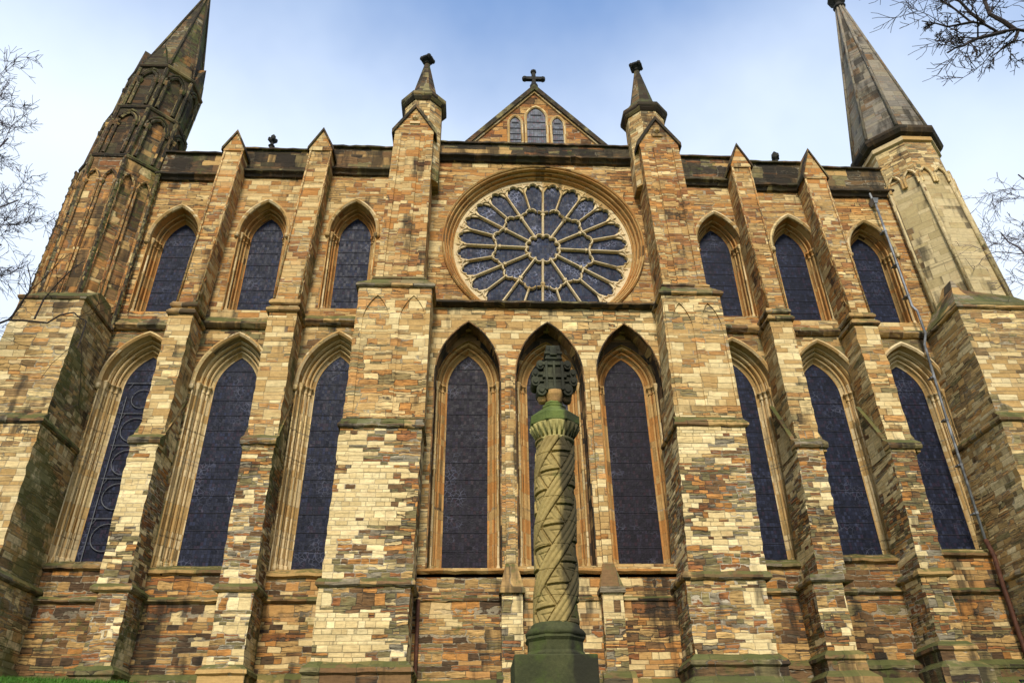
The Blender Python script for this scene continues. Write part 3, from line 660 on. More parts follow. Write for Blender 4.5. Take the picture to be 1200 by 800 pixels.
MINOR = [dict(a1=(-14.58, -13.58), a2=(-14.72, -13.72, -14.88, -13.88), b=(-14.82, -13.86), c=(-14.78, -13.88, -14.45, -13.52), str=7.87, cap=19.3, top=28.7, apex=29.95, base=5.35, lab='first slender buttress from the left'),
         dict(a1=(-10.64, -9.48), a2=(-10.72, -9.54, -10.78, -9.64), b=(-10.8, -9.65), c=(-10.8, -9.68, -10.38, -9.32), str=7.87, cap=19.5, top=28.85, apex=30.25, base=5.35, lab=''),
         dict(a1=(9.62, 10.66), a2=(9.9, 10.94, 10.16, 11.18), b=(10.35, 11.3), c=(10.45, 11.36, 10.3, 11.26), str=8.14, cap=19.42, top=28.4, apex=29.9, base=5.68, lab=''),
         dict(a1=(13.52, 14.46), a2=(13.64, 14.6, 13.84, 14.8), b=(13.98, 15.0), c=(14.05, 15.02, 13.85, 14.95), str=8.35, cap=19.25, top=27.75, apex=29.65, base=5.95, lab='')]
for d in MINOR:
    mb = MB(); x0, x1 = d['a1']; zs = d['str']; zb = d['base']
    mb.rough_box(x0, x1, -2.42, -.7, 3.2, zs-.05)
    BT = B(mb, 'buttress', 'butt_low')
    e0, e1, f0, f1 = d['a2']
    mb = MB(); mb.rough_box(e0, e1, -2.32, -.7, zs-.02, 13.25, f0, f1); B(mb, 'buttress_stage', 'butt_low', BT)
    mb = MB(); b0, b1 = d['b']; mb.rough_box(b0, b1, -2.06, -.7, 13.2, d['cap'], (b0), (b1)); B(mb, 'buttress_stage', 'butt_mid', BT)
    c0, c1, g0, g1 = d['c']
    mb = MB(); mb.rough_box(c0, c1, -1.85, -.7, d['cap']+.2, d['top'], g0, g1, y0t=-1.7); B(mb, 'buttress_stage', 'butt_top', BT)
    # shallow shaft on the angles of the top stage
    mb = MB(); mb.tube([(c0+.05, -1.88, d['cap']+.5), (g0+.05, -1.73, d['top']-.1)], .05, 6); mb.tube([(c1-.05, -1.88, d['cap']+.5), (g1-.05, -1.73, d['top']-.1)], .045, 6)
    B(mb, 'shaft', 'butt_top', BT, split=True, smooth=True)
    mb = MB()
    moulded(mb, min(x0, e0), max(x1, e1), -2.42, -.7, zs, .12, .34)
    # lower set-off: raked at the sides from the front lip up to the wall
    q0, q1 = min(f0, b0), max(f1, b1)
    mb.prism_x([(-2.25, 13.12), (-2.4, 13.12), (-2.45, 13.22), (-2.43, 13.34), (-2.06, 13.62), (-2.0, 13.62), (-2.0, 13.12)], q0-.08, q1+.08)
    for sx, xa in ((-1, q0), (1, q1)):
        xs = sorted((xa-sx*.1, xa+sx*.07))
        mb.prism_x([(-2.08, 13.5), (-2.08, 13.68), (-.9, 15.55), (-.78, 15.68), (-.78, 15.48)], *xs)
        wd_ = MB(); wd_.prism_x([(-2.3, 13.), (-2.3, 13.24), (-.78, 15.52), (-.78, 13.)], *sorted((xa-sx*.1, xa+sx*.03))); B(wd_, 'buttress_flank', 'butt_low', BT)
    zc = d['cap']
    moulded(mb, b0, b1, -2.06, -.7, zc-.22, .12, .34); moulded(mb, b0+.02, b1-.02, -1.98, -.7, zc+.2, .1, .34)
    B(mb, 'weathering', 'ledge', BT, split=True)
    mb = MB()
    mb.around(x0, x1, -2.42, -.7, [(-.05, zb+.16), (.02, zb+.14), (.2, zb-.02), (.22, zb-.14), (.14, zb-.2), (-.05, zb-.2)])
    mb.around(x0, x1, -2.42, -.7, [(-.05, zb-.2), (.15, zb-.2), (.15, zb-.5), (.4, zb-.72), (.4, 3.2), (-.05, 3.2)])
    B(mb, 'plinth_course', 'ledge_moss', BT, split=True)
    # gablet: a stone roof running back to the parapet
    xm = (g0+g1)/2; zt, za = d['top'], d['apex']
    mb = MB(); mb.prism_y([(g0-.02, zt-.06), (g1+.02, zt-.06), (g1+.02, zt+.04), (xm, za-.1), (g0-.02, zt+.04)], -1.76, -.72)
    B(mb, 'gablet', 'butt_top', BT)
    mb = MB()
    for xe in (g0-.1, g1+.1): mb.prism_y([(xm, za-.14), (xm, za+.04), (xe, zt+.1), (xe, zt-.1)], -1.84, -.72)
    B(mb, 'gablet_coping', 'turret_sooty', BT, split=True)

def spirelet(par, cx, cy, zn, zc, zb, ztip, rn, rc, rb, mat='spire', fin='iron'):
    P_ = MB(); P_.lathe(cx, cy, [(rn, zn), (rn, zc-.15), (rn+.12, zc-.1)], 8, R(22.5)); PN = B(P_, 'pinnacle', 'corner', par)
    P_ = MB(); P_.lathe(cx, cy, [(rn+.05, zc-.25), (rc-.08, zc-.12), (rc, zc), (rc, zc+.2), (rc-.2, zc+.34), (rb, zb), (.13, ztip-.55)], 8, R(22.5)); B(P_, 'spirelet', 'spire_dark', par)
    P_ = MB(); P_.lathe(cx, cy, [(.1, ztip-.62), (.2, ztip-.55), (.13, ztip-.47), (.14, ztip-.4), (.34, ztip-.26), (.36, ztip-.16), (.2, ztip-.06), (.16, ztip+.04), (.03, ztip+.16)], 8)
    for k in range(4):
        a = k*math.pi/2+.3; P_.lathe(cx+.3*math.cos(a), cy+.3*math.sin(a), [(.02, ztip-.36), (.13, ztip-.25), (.12, ztip-.12), (.02, ztip-.04)], 6)
    B(P_, 'finial', fin, par)
MAJOR = [dict(a1=(-7.24, -4.24), a2=(-7.2, -4.2, -7.16, -4.16), b=(-7.14, -4.16, -7.08, -4.06), c=(-6.52, -4.46, -6.26, -4.42), str=7.87, base=5.3, w=13.62, cap=20.25, top=29.6, apex=31.5, sp=(-5.05, 31.0, 32.35, 33.3, 36.5), lab=''),
         dict(a1=(4.98, 7.7), a2=(5.12, 7.82, 5.42, 8.05), b=(5.48, 8.08, 5.62, 8.12), c=(5.86, 7.74, 5.72, 7.6), str=8.08, base=5.45, w=13.78, cap=20.1, top=29.15, apex=31.05, sp=(6.42, 30.6, 32.0, 33.0, 36.45), lab='')]
for d in MAJOR:
    mb = MB(); x0, x1 = d['a1']; zs = d['str']; zb = d['base']; zw = d['w']; zc = d['cap']
    mb.rough_box(x0, x1, -3.05, -.7, 3.2, zs-.05); BT = B(mb, 'great_buttress', 'butt_low')
    e0, e1, f0, f1 = d['a2']
    mb = MB(); mb.rough_box(e0, e1, -2.98, -.7, zs-.02, zw, f0, f1); B(mb, 'buttress_stage', 'butt_low', BT)
    b0, b1, b2, b3 = d['b']
    mb = MB(); mb.rough_box(b0, b1, -2.72, -.7, zw-.05, zc-.1, b2, b3); B(mb, 'buttress_stage', 'butt_mid', BT)
    # twin blind lancets: a thin skin of masonry pierced by two arches
    wl, wr = b2+.03, b3-.03; q_ = (wr-wl)/2
    holes_ = [[(wl+q_*(k+.5)+x+.04, z) for x, z in arch(q_*.36, zw+.55, zc-1.9, zc-.62, 0, 8)] for k in (0, 1)]
    bay_skin(wl, wr, zw+.4, zc-.28, -2.775, .06, holes_, 'blind_arch', 'butt_mid', BT)
    c0, c1, g0, g1 = d['c']; zt = d['top']
    mb = MB(); mb.rough_box(c0, c1, -2.32, -.7, zc+.2, zt, g0, g1, y0t=-2.25)
    B(mb, 'buttress_stage', 'butt_top', BT)
    mb = MB()
    for fr, hw in ((.08, .16), (.5, .3), (.92, .16)):
        xa, xb = c0+(c1-c0)*fr, g0+(g1-g0)*fr
        mb.hexa([(xa-hw, -2.4, zc+.5), (xa+hw, -2.4, zc+.5), (xa+hw, -2.3, zc+.5), (xa-hw, -2.3, zc+.5)], [(xb-hw, -2.33, zt-.2), (xb+hw, -2.33, zt-.2), (xb+hw, -2.2, zt-.2), (xb-hw, -2.2, zt-.2)])
    B(mb, 'pilaster_strip', 'butt_top', BT, split=True)
    mb = MB()
    moulded(mb, min(x0, e0), max(x1, e1), -3.05, -.7, zs, .12, .36)
    moulded(mb, min(f0, b0), max(f1, b1), -2.98, -.7, zw, .1, .3)
    mb.prism_x([(-3.05, zw+.1), (-2.72, zw+.42), (-2.6, zw+.42), (-2.6, zw+.1)], min(f0, b0)-.02, max(f1, b1)+.02)
    moulded(mb, b2, b3, -2.72, -.7, zc-.12, .13, .34)
    mb.hexa([(b2-.06, -2.78, zc), (b3+.06, -2.78, zc), (b3+.06, -.7, zc), (b2-.06, -.7, zc)], [(c0-.1, -2.44, zc+.42), (c1+.1, -2.44, zc+.42), (c1+.1, -.7, zc+.42), (c0-.1, -.7, zc+.42)])
    moulded(mb, c0, c1, -2.34, -.7, zc+.5, .12, .26)
    B(mb, 'weathering', 'ledge', BT, split=True)
    mb = MB()
    mb.around(x0, x1, -3.05, -.7, [(-.05, zb+.2), (.02, zb+.18), (.22, zb-.02), (.26, zb-.16), (.16, zb-.24), (-.05, zb-.24)])
    mb.around(x0, x1, -3.05, -.7, [(-.05, zb-.24), (.18, zb-.24), (.18, zb-.5), (.42, zb-.75), (.42, 3.2), (-.05, 3.2)])
    B(mb, 'plinth_course', 'ledge_moss', BT, split=True)
    xm = (g0+g1)/2; za = d['apex']
    mb = MB(); mb.prism_y([(g0-.02, zt-.1), (g1+.02, zt-.1), (g1+.02, zt+.12), (xm, za-.14), (g0-.02, zt+.12)], -2.26, -.72); GA = B(mb, 'gablet', 'butt_top', BT)
    mb = MB()
    for sx, xe in ((-1, g0-.16), (1, g1+.16)):
        mb.prism_y([(xm, za-.16), (xm, za+.1), (xe, zt+.16), (xe, zt-.12)], -2.36, -.72)
    B(mb, 'gablet_coping', 'ledge_dark', BT, split=True)
    mb = MB(); mb.lathe(xm, -2.28, [(.02, za-1.05), (.14, za-.95), (.16, za-.82), (.02, za-.72)], 8); mb.box(xm-.25, xm+.25, -2.33, -2.2, za-1.3, za-1.15)
    B(mb, 'gablet_carving', 'trim', BT)
    sx_, z0_, z1_, z2_, z3_ = d['sp']
    spirelet(BT, sx_, -1.2, 27.0, z1_, z2_, z3_, 1.0, 1.24, .66)

# ---- corner buttresses and turrets
# left
mb = MB(); mb.rough_box(-21.2, -17.3, -3.72, .3, 3.2, 8.05); BL = B(mb, 'corner_buttress', 'corner'); BL['label'] = 'massive mossy corner buttress under the dark turret'
mb = MB(); mb.rough_box(-20.9, -17.38, -3.66, .3, 8.0, 13.35, -20.7, -17.52); B(mb, 'buttress_stage', 'corner', BL)
mb = MB(); mb.rough_box(-20.45, -17.56, -3.42, .3, 13.3, 18.75, -20.05, -17.58); B(mb, 'buttress_stage', 'corner', BL)
mb = MB(); moulded(mb, -21.2, -17.3, -3.72, .3, 8.05, .13, .34); moulded(mb, -20.7, -17.52, -3.64, .3, 13.4, .12, .36)
mb.prism_x([(-3.7, 13.5), (-3.42, 13.8), (-3.3, 13.8), (-3.3, 13.5)], -20.7, -17.5)
mb.around(-20.05, -17.58, -3.42, .3, [(-.1, 18.95), (.05, 18.92), (.1, 18.84), (.06, 18.74), (-.1, 18.72)])
mb.hexa([(-20.1, -3.48, 18.85), (-17.53, -3.48, 18.85), (-17.53, .3, 18.85), (-20.1, .3, 18.85)], [(-20.1, -2.2, 19.9), (-17.75, -2.2, 19.9), (-17.75, .3, 19.9), (-20.1, .3, 19.9)])
B(mb, 'weathering', 'ledge', BL, split=True)
mb = MB(); mb.around(-21.2, -17.3, -3.72, .3, [(-.05, 5.6), (.02, 5.58), (.2, 5.4), (.22, 5.25), (.14, 5.15), (-.05, 5.15)]); mb.around(-21.2, -17.3, -3.72, .3, [(-.05, 5.15), (.16, 5.15), (.16, 4.9), (.4, 4.6), (.4, 3.2), (-.05, 3.2)])
B(mb, 'plinth_course', 'ledge_moss', BL, split=True)
# right
mb = MB(); mb.rough_box(17.35, 23.0, -3.55, .3, 3.2, 8.35); BR = B(mb, 'corner_buttress', 'corner'); BR['label'] = 'massive patched corner buttress under the pale turret'
mb = MB(); mb.rough_box(17.5, 22.6, -3.5, .3, 8.3, 13.8, 17.78); B(mb, 'buttress_stage', 'corner', BR)
mb = MB(); mb.rough_box(17.9, 21.9, -3.25, .3, 13.7, 19.1, 17.96, 21.3); B(mb, 'buttress_stage', 'corner', BR)
mb = MB(); moulded(mb, 17.4, 23.0, -3.55, .3, 8.4, .13, .34); moulded(mb, 17.8, 22.4, -3.48, .3, 13.85, .12, .36)
mb.prism_x([(-3.52, 13.95), (-3.25, 14.25), (-3.1, 14.25), (-3.1, 13.95)], 17.8, 22.4)
moulded(mb, 17.96, 21.3, -3.25, .3, 19.15, .12, .3)
mb.hexa([(17.86, -3.33, 19.26), (21.5, -3.33, 19.26), (21.5, .3, 19.26), (17.86, .3, 19.26)], [(18.75, -2.3, 20.75), (21.4, -2.3, 20.4), (21.4, .3, 20.4), (18.75, .3, 20.75)])
mb.hexa([(18.6, -2.45, 20.3), (19.3, -2.45, 20.3), (19.3, -1.2, 20.3), (18.6, -1.2, 20.3)], [(18.98, -2.1, 21.35), (19.06, -2.1, 21.35), (19.06, -1.2, 21.35), (18.98, -1.2, 21.35)])
B(mb, 'weathering', 'ledge', BR, split=True)
mb = MB(); mb.around(17.35, 23.0, -3.55, .3, [(-.05, 5.9), (.02, 5.88), (.2, 5.7), (.22, 5.55), (.14, 5.45), (-.05, 5.45)]); mb.around(17.35, 23.0, -3.55, .3, [(-.05, 5.45), (.16, 5.45), (.16, 5.2), (.4, 4.9), (.4, 3.2), (-.05, 3.2)])
B(mb, 'plinth_course', 'ledge_moss', BR, split=True)

def oct_face(ax, cy, rad, k):
    """centre, outward and sideways directions of face k of an octagon with flat faces to the front"""
    a = -math.pi/2+k*math.pi/4; n = Vector((math.cos(a), math.sin(a), 0)); s = Vector((-math.sin(a), math.cos(a), 0))
    return n, s, rad*math.cos(math.pi/8)
def blind_arch(mb, ax, cy, rad, k, off, hw, zb, zs, za, r=.06, out=.05, shaft=True, cap=True):
    n, s, d = oct_face(ax, cy, rad, k)
    pts = [(x+off, z) for x, z in arch(hw, zb, zs, za, 0, 5)]
    def W(p): xx = ax(p[1]) if callable(ax) else ax; q = Vector((xx, cy, 0))+n*(d+out)+s*p[0]; return (q.x, q.y, p[1])
    mb.tube([W(p) for p in pts], r, 6)
    if cap:
        for p in (pts[1], pts[-2]):
            q = W(p); mb.lathe(q[0], q[1], [(r*1.1, q[2]-.22), (r*1.8, q[2]-.05), (r*1.8, q[2]+.04)], 6)
def panel(mb, ax, cy, rad, k, off, hw, zb, zs, za, depth=.02):
    pass
# left turret (soot-dark, two tiers of arcades)
def lax(z): return -19.45+.078*max(0, z-28)
LY = -.25
mb = MB(); mb.lathe(lax, LY, [(2.02, 17.5), (2.02, 22.), (1.98, 27.2), (1.98, 27.75)], 8, R(22.5)); LT = B(mb, 'corner_turret', 'turret_dirty'); LT['label'] = 'soot-stained octagonal corner turret with arcaded tiers and dark spire'
mb = MB()
for k in range(-3, 4):
    for off in (-.38, .38):
        mb = MB(); blind_arch(mb, -19.45, LY, 2.0, k, off, .3, 19.6, 26.2, 26.85, .07, .06); B(mb, 'blind_arch', 'turret_dirty', LT)
mb = MB()
for k in range(8):
    mb = MB(); a = R(22.5+45*k)
    mb.tube([(-19.45+2.06*math.cos(a), LY+2.06*math.sin(a), 18.8), (-19.45+2.04*math.cos(a), LY+2.04*math.sin(a), 27.6)], .11, 8)
    for z in range(19, 28):
        for q in (0, .5): mb.lathe(-19.45+2.13*math.cos(a), LY+2.13*math.sin(a), [(.03, z+q), (.07, z+q+.07), (.06, z+q+.16), (.03, z+q+.22)], 6)
    B(mb, 'shaft', 'dark', LT)
mb = MB(); mb.lathe(lax, LY, [(1.86, 27.7), (1.86, 31.15)], 8, R(22.5)); mb.lathe(lax, LY, [(1.72, 31.2), (1.72, 34.3), (1.4, 34.8)], 8, R(22.5)); B(mb, 'arcade_tier', 'turret_sooty', LT, split=True)
mb = MB()
for k in range(-4, 4):
    for (r_, hw, zz) in ((1.86, .42, (28.05, 30.1, 30.75)), (1.72, .4, (31.5, 33.3, 33.95))):
        mb = MB(); blind_arch(mb, lax, LY, r_, k, 0, hw, *zz, .09, .05); blind_arch(mb, lax, LY, r_, k, 0, hw+.14, zz[1]-.2, zz[1]+.05, zz[2]+.2, .06, .05, cap=False)
        B(mb, 'blind_arch', 'dark', LT)
    mb = MB()
    a = R(22.5+45*k)
    for (rr, z0, z1) in ((1.88, 28., 31.1), (1.74, 31.4, 34.2)):
        mb.tube([(lax(z0)+rr*math.cos(a), LY+rr*math.sin(a), z0), (lax(z1)+rr*math.cos(a), LY+rr*math.sin(a), z1)], .1, 6)
    B(mb, 'shaft', 'dark', LT, split=True)
mb = MB()
for z, r_ in ((27.8, 2.02), (31.2, 1.9), (34.35, 1.82)):
    mb.lathe(lax, LY, [(r_-.14, z-.16), (r_+.02, z-.08), (r_+.06, z+.02), (r_+.02, z+.1), (r_-.14, z+.2)], 8, R(22.5))
B(mb, 'string_course', 'ledge_dark', LT, split=True)
mb = MB()
for k in range(8):                                           # gablets round the foot of the spire
    n, s, d = oct_face(0, 0, 1.74, k)
    for z0, z1 in ((34.4, 36.1),):
        c = Vector((lax(z0), LY, 0)); hw = .62
        f = [c+n*(d+.06)-s*hw, c+n*(d+.06)+s*hw, c+n*(d+.06)]; bck = c+n*.5
        mb.add([(f[0].x, f[0].y, z0), (f[1].x, f[1].y, z0), (f[2].x+.13, f[2].y, z1), (bck.x+.13, bck.y, z1), (bck.x-s.x*hw, bck.y-s.y*hw, z0), (bck.x+s.x*hw, bck.y+s.y*hw, z0)], [(0, 1, 2), (0, 2, 3, 4), (1, 5, 3, 2), (0, 4, 5, 1), (3, 5, 4)])
B(mb, 'gablet', 'turret_sooty', LT, split=True)
mb = MB(); mb.lathe(lax, LY, [(1.66, 34.5), (.09, 42.6)], 8, R(22.5)); B(mb, 'spire', 'spire_dark', LT)
mb = MB()
for k in range(8):
    a = R(22.5+45*k); mb.tube([(lax(34.6)+1.68*math.cos(a), LY+1.68*math.sin(a), 34.6), (lax(42.5)+.12*math.cos(a), LY+.12*math.sin(a), 42.5)], .065, 6)
B(mb, 'spire_rib', 'ledge_dark', LT, split=True)
mb = MB(); mb.lathe(lax(42.6), LY, [(.1, 42.5), (.24, 42.62), (.12, 42.75), (.3, 43.0), (.26, 43.2), (.04, 43.4)], 8); B(mb, 'finial', 'iron', LT)
# right turret (pale, plain shaft with shallow arcade and a tall ribbed spire)
def rax(z): return 20.55-.04*(min(z, 32)-20)
RY = -.25
mb = MB(); mb.lathe(rax, RY, [(2.3, 17.5), (2.05, 21.), (1.9, 27.9)], 8, R(22.5)); RT = B(mb, 'corner_turret', 'turret_clean'); RT['label'] = 'pale octagonal corner turret with shallow arcade and tall ribbed spire'
mb = MB(); mb.lathe(rax, RY, [(1.92, 27.9), (1.86, 30.6)], 8, R(22.5)); B(mb, 'turret_band', 'corner', RT)
mb = MB()
for k in range(-3, 4):
    n, s, d = oct_face(0, 0, 1.94, k)
    for off in (-.37, .37):
        pts = arch(.3, 27.35, 27.75, 28.3, 0, 4)
        mb.tube([(rax(28)+(n*(d+.05)+s*(p[0]+off)).x, RY+(n*(d+.05)+s*(p[0]+off)).y, p[1]) for p in pts], .075, 6)
B(mb, 'blind_arch', 'trim', RT, split=True)
mb = MB()
for k in range(8):
    a = R(22.5+45*k)
    mb.tube([(rax(20)+2.12*math.cos(a), RY+2.12*math.sin(a), 20.), (rax(28)+1.94*math.cos(a), RY+1.94*math.sin(a), 27.6)], .1, 8)
B(mb, 'shaft', 'turret_clean', RT, split=True, smooth=True)
mb = MB(); mb.lathe(rax, RY, [(1.8, 30.1), (2.0, 30.2), (2.0, 30.42), (1.94, 30.5)], 8, R(22.5)); B(mb, 'cornice', 'trim', RT)
mb = MB(); mb.lathe(rax, RY, [(1.9, 30.5), (2.16, 30.62), (2.28, 30.82), (2.28, 31.0), (2.0, 31.2), (1.8, 31.25)], 8, R(22.5)); B(mb, 'cornice', 'ledge_dark', RT)
mb = MB(); mb.lathe(rax, RY, [(2.02, 31.15), (.2, 43.5)], 8, R(22.5)); B(mb, 'spire', 'spire', RT)
mb = MB()
for k in range(8):
    a = R(22.5+45*k); mb.tube([(rax(32)+2.03*math.cos(a), RY+2.03*math.sin(a), 31.2), (rax(32)+.2*math.cos(a), RY+.2*math.sin(a), 43.5)], .085, 6)
B(mb, 'spire_rib', 'spire', RT, split=True, smooth=True)
mb = MB(); mb.lathe(rax(32), RY, [(.2, 43.4), (.36, 43.5), (.38, 43.6), (.24, 43.7), (.22, 43.95), (.5, 44.15), (.56, 44.35), (.44, 44.55), (.5, 44.8), (.1, 45.2)], 10); B(mb, 'finial', 'iron', RT, smooth=True)

# ---- rainwater pipes
mb = MB(); pts = [(17.45, -1.12, 26.75), (17.48, -1.12, 24), (17.5, -1.14, 20.6), (17.52, -1.34, 20.2), (17.54, -1.34, 19.0), (17.5, -1.1, 18.6), (17.38, -1.05, 15.), (17.28, -1.05, 9.95)]
mb.tube(pts, .055, 8); DP = B(mb, 'downpipe', 'pipe', smooth=True); DP['label'] = 'long grey drainpipe rusted at the foot'
mb = MB(); mb.tube([(17.28, -1.06, 9.95), (17.3, -1.2, 9.3), (17.22, -1.25, 8.2), (17.25, -1.2, 6.0), (17.25, -1.4, 5.5), (17.25, -1.7, 4.6)], .085, 8); B(mb, 'pipe_foot', 'rust', DP, smooth=True)
mb = MB(); mb.hexa([(17.37, -1.2, 26.7), (17.53, -1.2, 26.7), (17.53, -.85, 26.7), (17.37, -.85, 26.7)], [(17.3, -1.26, 26.98), (17.6, -1.26, 26.98), (17.6, -.8, 26.98), (17.3, -.8, 26.98)]); mb.tube([(17.45, -1.0, 26.9), (17.42, -.98, 27.6)], .06, 8); B(mb, 'hopper', 'pipe', DP)
mb = MB()
for z, x, y in ((25, 17.47, -1.12), (23, 17.49, -1.12), (21.2, 17.5, -1.13), (17, 17.44, -1.06), (15., 17.38, -1.05), (13., 17.34, -1.05), (11., 17.3, -1.05)):
    mb.lathe(x, y, [(.07, z-.05), (.07, z+.05)], 10); mb.box(x-.11, x+.11, y+.03, -.78, z-.03, z+.03)
B(mb, 'bracket', 'pipe', DP, split=True)
mb = MB(); mb.tube([(-4.08, -1.52, 7.7), (-4.06, -1.52, 6), (-4.06, -1.52, 4.2)], .07, 8); p_ = B(mb, 'downpipe', 'rust', smooth=True); p_['label'] = 'thin rusty pipe in the angle of the buttress'

# ---- roundels in the far left lancet
mb = MB(); cx = -15.97
def ring2(x, z, r, wd=.018, n=24):
    pts = [(x+r*math.cos(2*math.pi*k/n), -.06, z+r*math.sin(2*math.pi*k/n)) for k in range(n+1)]
    mb.tube(pts, wd, 5)
for k, z in enumerate((10.3, 11.9, 13.3, 14.7, 16.1)):
    ring2(cx, z, .52 if k < 4 else .42)
    mb.tube([(cx-.74, -.06, z+.72), (cx+.74, -.06, z+.72)], .018, 5)
    for sx in (-.5, .5): mb.tube([(cx+sx, -.06, z+.72), (cx+sx*1.3, -.06, z+.45)], .012, 5)
mb.tube([(cx-.64, -.06, 9.4), (cx-.64, -.06, 16.2)], .02, 5); mb.tube([(cx+.64, -.06, 9.4), (cx+.64, -.06, 16.2)], .02, 5)
B(mb, 'leading', 'lead', WL1)

# ------------------------------------------------------------------ memorial column
CX, CY = -.34, -12.
COLM = empty('memorial_column', 'carved stone memorial column with spiral chevron shaft and wheel cross head, before the church', 'column', (CX, CY, 3.0))
def BC(mb, name, mat, parent=None, **kw):
    o = mb.build(name, mat, None, **kw); o.parent = parent or COLM
    o.matrix_parent_inverse = Matrix.Translation(-Vector((CX, CY, 3.0))) if parent is None else Matrix.Identity(4)
    return o
def col_mat(name, c1, c2, moss, dark):
    m, t, b = new_mat(name)
    P = t.node('ShaderNodeNewGeometry').outputs['Position']; px, py, pz = t.sep(P)
    n1 = t.noise(P, 2.2, 5, .62); n2 = t.noise(P, 14., 5, .65)
    col = t.mix(t.smooth(n1, .3, .7), c1, c2)
    k = t.m('ADD', t.m('MULTIPLY', n2, .9), .55)
    col = t.mix(1., col, t.xyz(k, k, k), 'MULTIPLY')
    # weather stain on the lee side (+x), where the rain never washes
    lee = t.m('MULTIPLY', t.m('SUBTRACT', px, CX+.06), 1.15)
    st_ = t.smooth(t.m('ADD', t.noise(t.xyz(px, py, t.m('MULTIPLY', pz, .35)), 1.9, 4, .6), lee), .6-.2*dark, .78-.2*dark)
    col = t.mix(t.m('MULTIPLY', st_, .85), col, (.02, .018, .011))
    mf = t.smooth(t.noise(P, 1.6, 5, .6), .62-.3*moss, .8-.3*moss)
    col = t.mix(t.m('MULTIPLY', mf, .8), col, t.mix(t.noise(P, 3., 3, .6), (.035, .055, .01), (.1, .125, .025)))
    t.l.new(col, b.inputs['Base Color']); b.inputs['Roughness'].default_value = .9; b.inputs['Specular IOR Level'].default_value = .25
    bp = t.node('ShaderNodeBump'); bp.inputs['Strength'].default_value = .8; bp.inputs['Distance'].default_value = .02
    t.l.new(t.m('ADD', n2, n1), bp.inputs['Height']); t.l.new(bp.outputs[0], b.inputs['Normal'])
    return m
M['col_shaft'] = col_mat('carved_column_stone', (.38, .275, .095), (.24, .17, .058), .14, .62)
M['col_moss'] = col_mat('mossy_column_stone', (.07, .07, .026), (.04, .043, .016), .46, .15)
M['col_cap'] = col_mat('capital_stone', (.4, .34, .12), (.24, .2, .07), .2, .1)
M['col_aba'] = col_mat('mossy_abacus', (.09, .12, .03), (.13, .16, .035), .5, .05)
M['col_cross'] = col_mat('cross_stone', (.07, .07, .038), (.025, .026, .018), .24, .4)
M['col_neck'] = col_mat('neck_stone', (.42, .25, .08), (.3, .17, .06), .0, .1)
pb = ground_z(CX, CY)-.4
mb = MB(); mb.box(CX-1.0, CX+.66, CY-.86, CY+.86, pb, 4.12); mb.box(CX-1.25, CX+.95, CY-1.1, CY+1.1, pb, pb+.9); PL = BC(mb, 'plinth', 'col_moss')
bv = PL.modifiers.new('bevel', 'BEVEL'); bv.width = .025; bv.segments = 2
mb = MB(); mb.lathe(CX-.1, CY, [(.66, 4.12), (.66, 4.2), (.61, 4.26), (.61, 4.44), (.66, 4.5), (.64, 4.55)], 8, R(22.5)); BC(mb, 'base', 'col_moss')
mb = MB(); mb.lathe(CX-.08, CY, [(.56, 4.53), (.63, 4.57), (.64, 4.63), (.58, 4.7), (.53, 4.72), (.52, 4.78), (.48, 4.82)], 40); BC(mb, 'base_moulding', 'col_moss', smooth=True)
# shaft: spiral bands carved with chevrons and lozenges
NA, NZ = 200, 420; z0, z1 = 4.8, 9.0
vs = []
def tri(x): return abs((x % 1.)*2-1)
for j in range(NZ+1):
    z = z0+(z1-z0)*j/NZ; r0 = .45-.025*(j/NZ)
    for i in range(NA):
        th = 2*math.pi*i/NA
        ph = (th/(2*math.pi)*3-(z-z0)/1.42) % 1.          # three-start spiral rising to the right
        ridge = 0.
        if ph < .4:                                     # moulded spiral band: three rolls
            q = ph/.4*3; ridge = .03+.024*math.sin(math.pi*(q % 1.))
        else:                                            # field with nested triangles
            a = (ph-.4)/.6; bz = (z-z0)/.62+th/(2*math.pi)*2
            T = abs(tri(bz)-a); T2 = abs(tri(bz+.5)-a)
            nest = min((T*1.7) % 1., 1-(T*1.7) % 1.)
            ridge = .022*min(1, nest*4)-.012
            if tri(bz) > a+.08: ridge += .034
            elif tri(bz) > a-.08: ridge -= .02
            if a < .06 or a > .94: ridge = -.03
        if ((z-z0) % .54) < .014: ridge -= .012
        r = r0+ridge; vs.append((CX-.05+.13*j/NZ+r*math.cos(th), CY+r*math.sin(th), z))
mb = MB(); mb.add(vs, [(j*NA+i, j*NA+(i+1) % NA, (j+1)*NA+(i+1) % NA, (j+1)*NA+i) for j in range(NZ) for i in range(NA)])
BC(mb, 'shaft', 'col_shaft', fix=False)
mb = MB(); mb.lathe(CX+.1, CY, [(.43, 8.93), (.46, 8.97), (.46, 9.01), (.43, 9.03), (.42, 9.05), (.57, 9.34), (.58, 9.37)], 40)
for k in range(24):
    a = 2*math.pi*k/24; c_, s_ = math.cos(a), math.sin(a)
    mb.tube([(CX+.1+.43*c_, CY+.43*s_, 9.05), (CX+.1+.5*c_, CY+.5*s_, 9.2), (CX+.1+.585*c_, CY+.585*s_, 9.36)], [.025, .035, .045], 6)
CP = BC(mb, 'capital', 'col_cap', smooth=True)
mb = MB(); mb.lathe(CX+.1, CY, [(.6, 9.36), (.63, 9.38), (.63, 9.58), (.56, 9.64), (.34, 9.82), (.32, 9.83), (.29, 9.86), (.31, 9.9), (.28, 9.94), (.22, 9.96), (.24, 10.0), (.19, 10.06)], 8, R(22.5)); BC(mb, 'abacus', 'col_aba')
KX = CX+.13
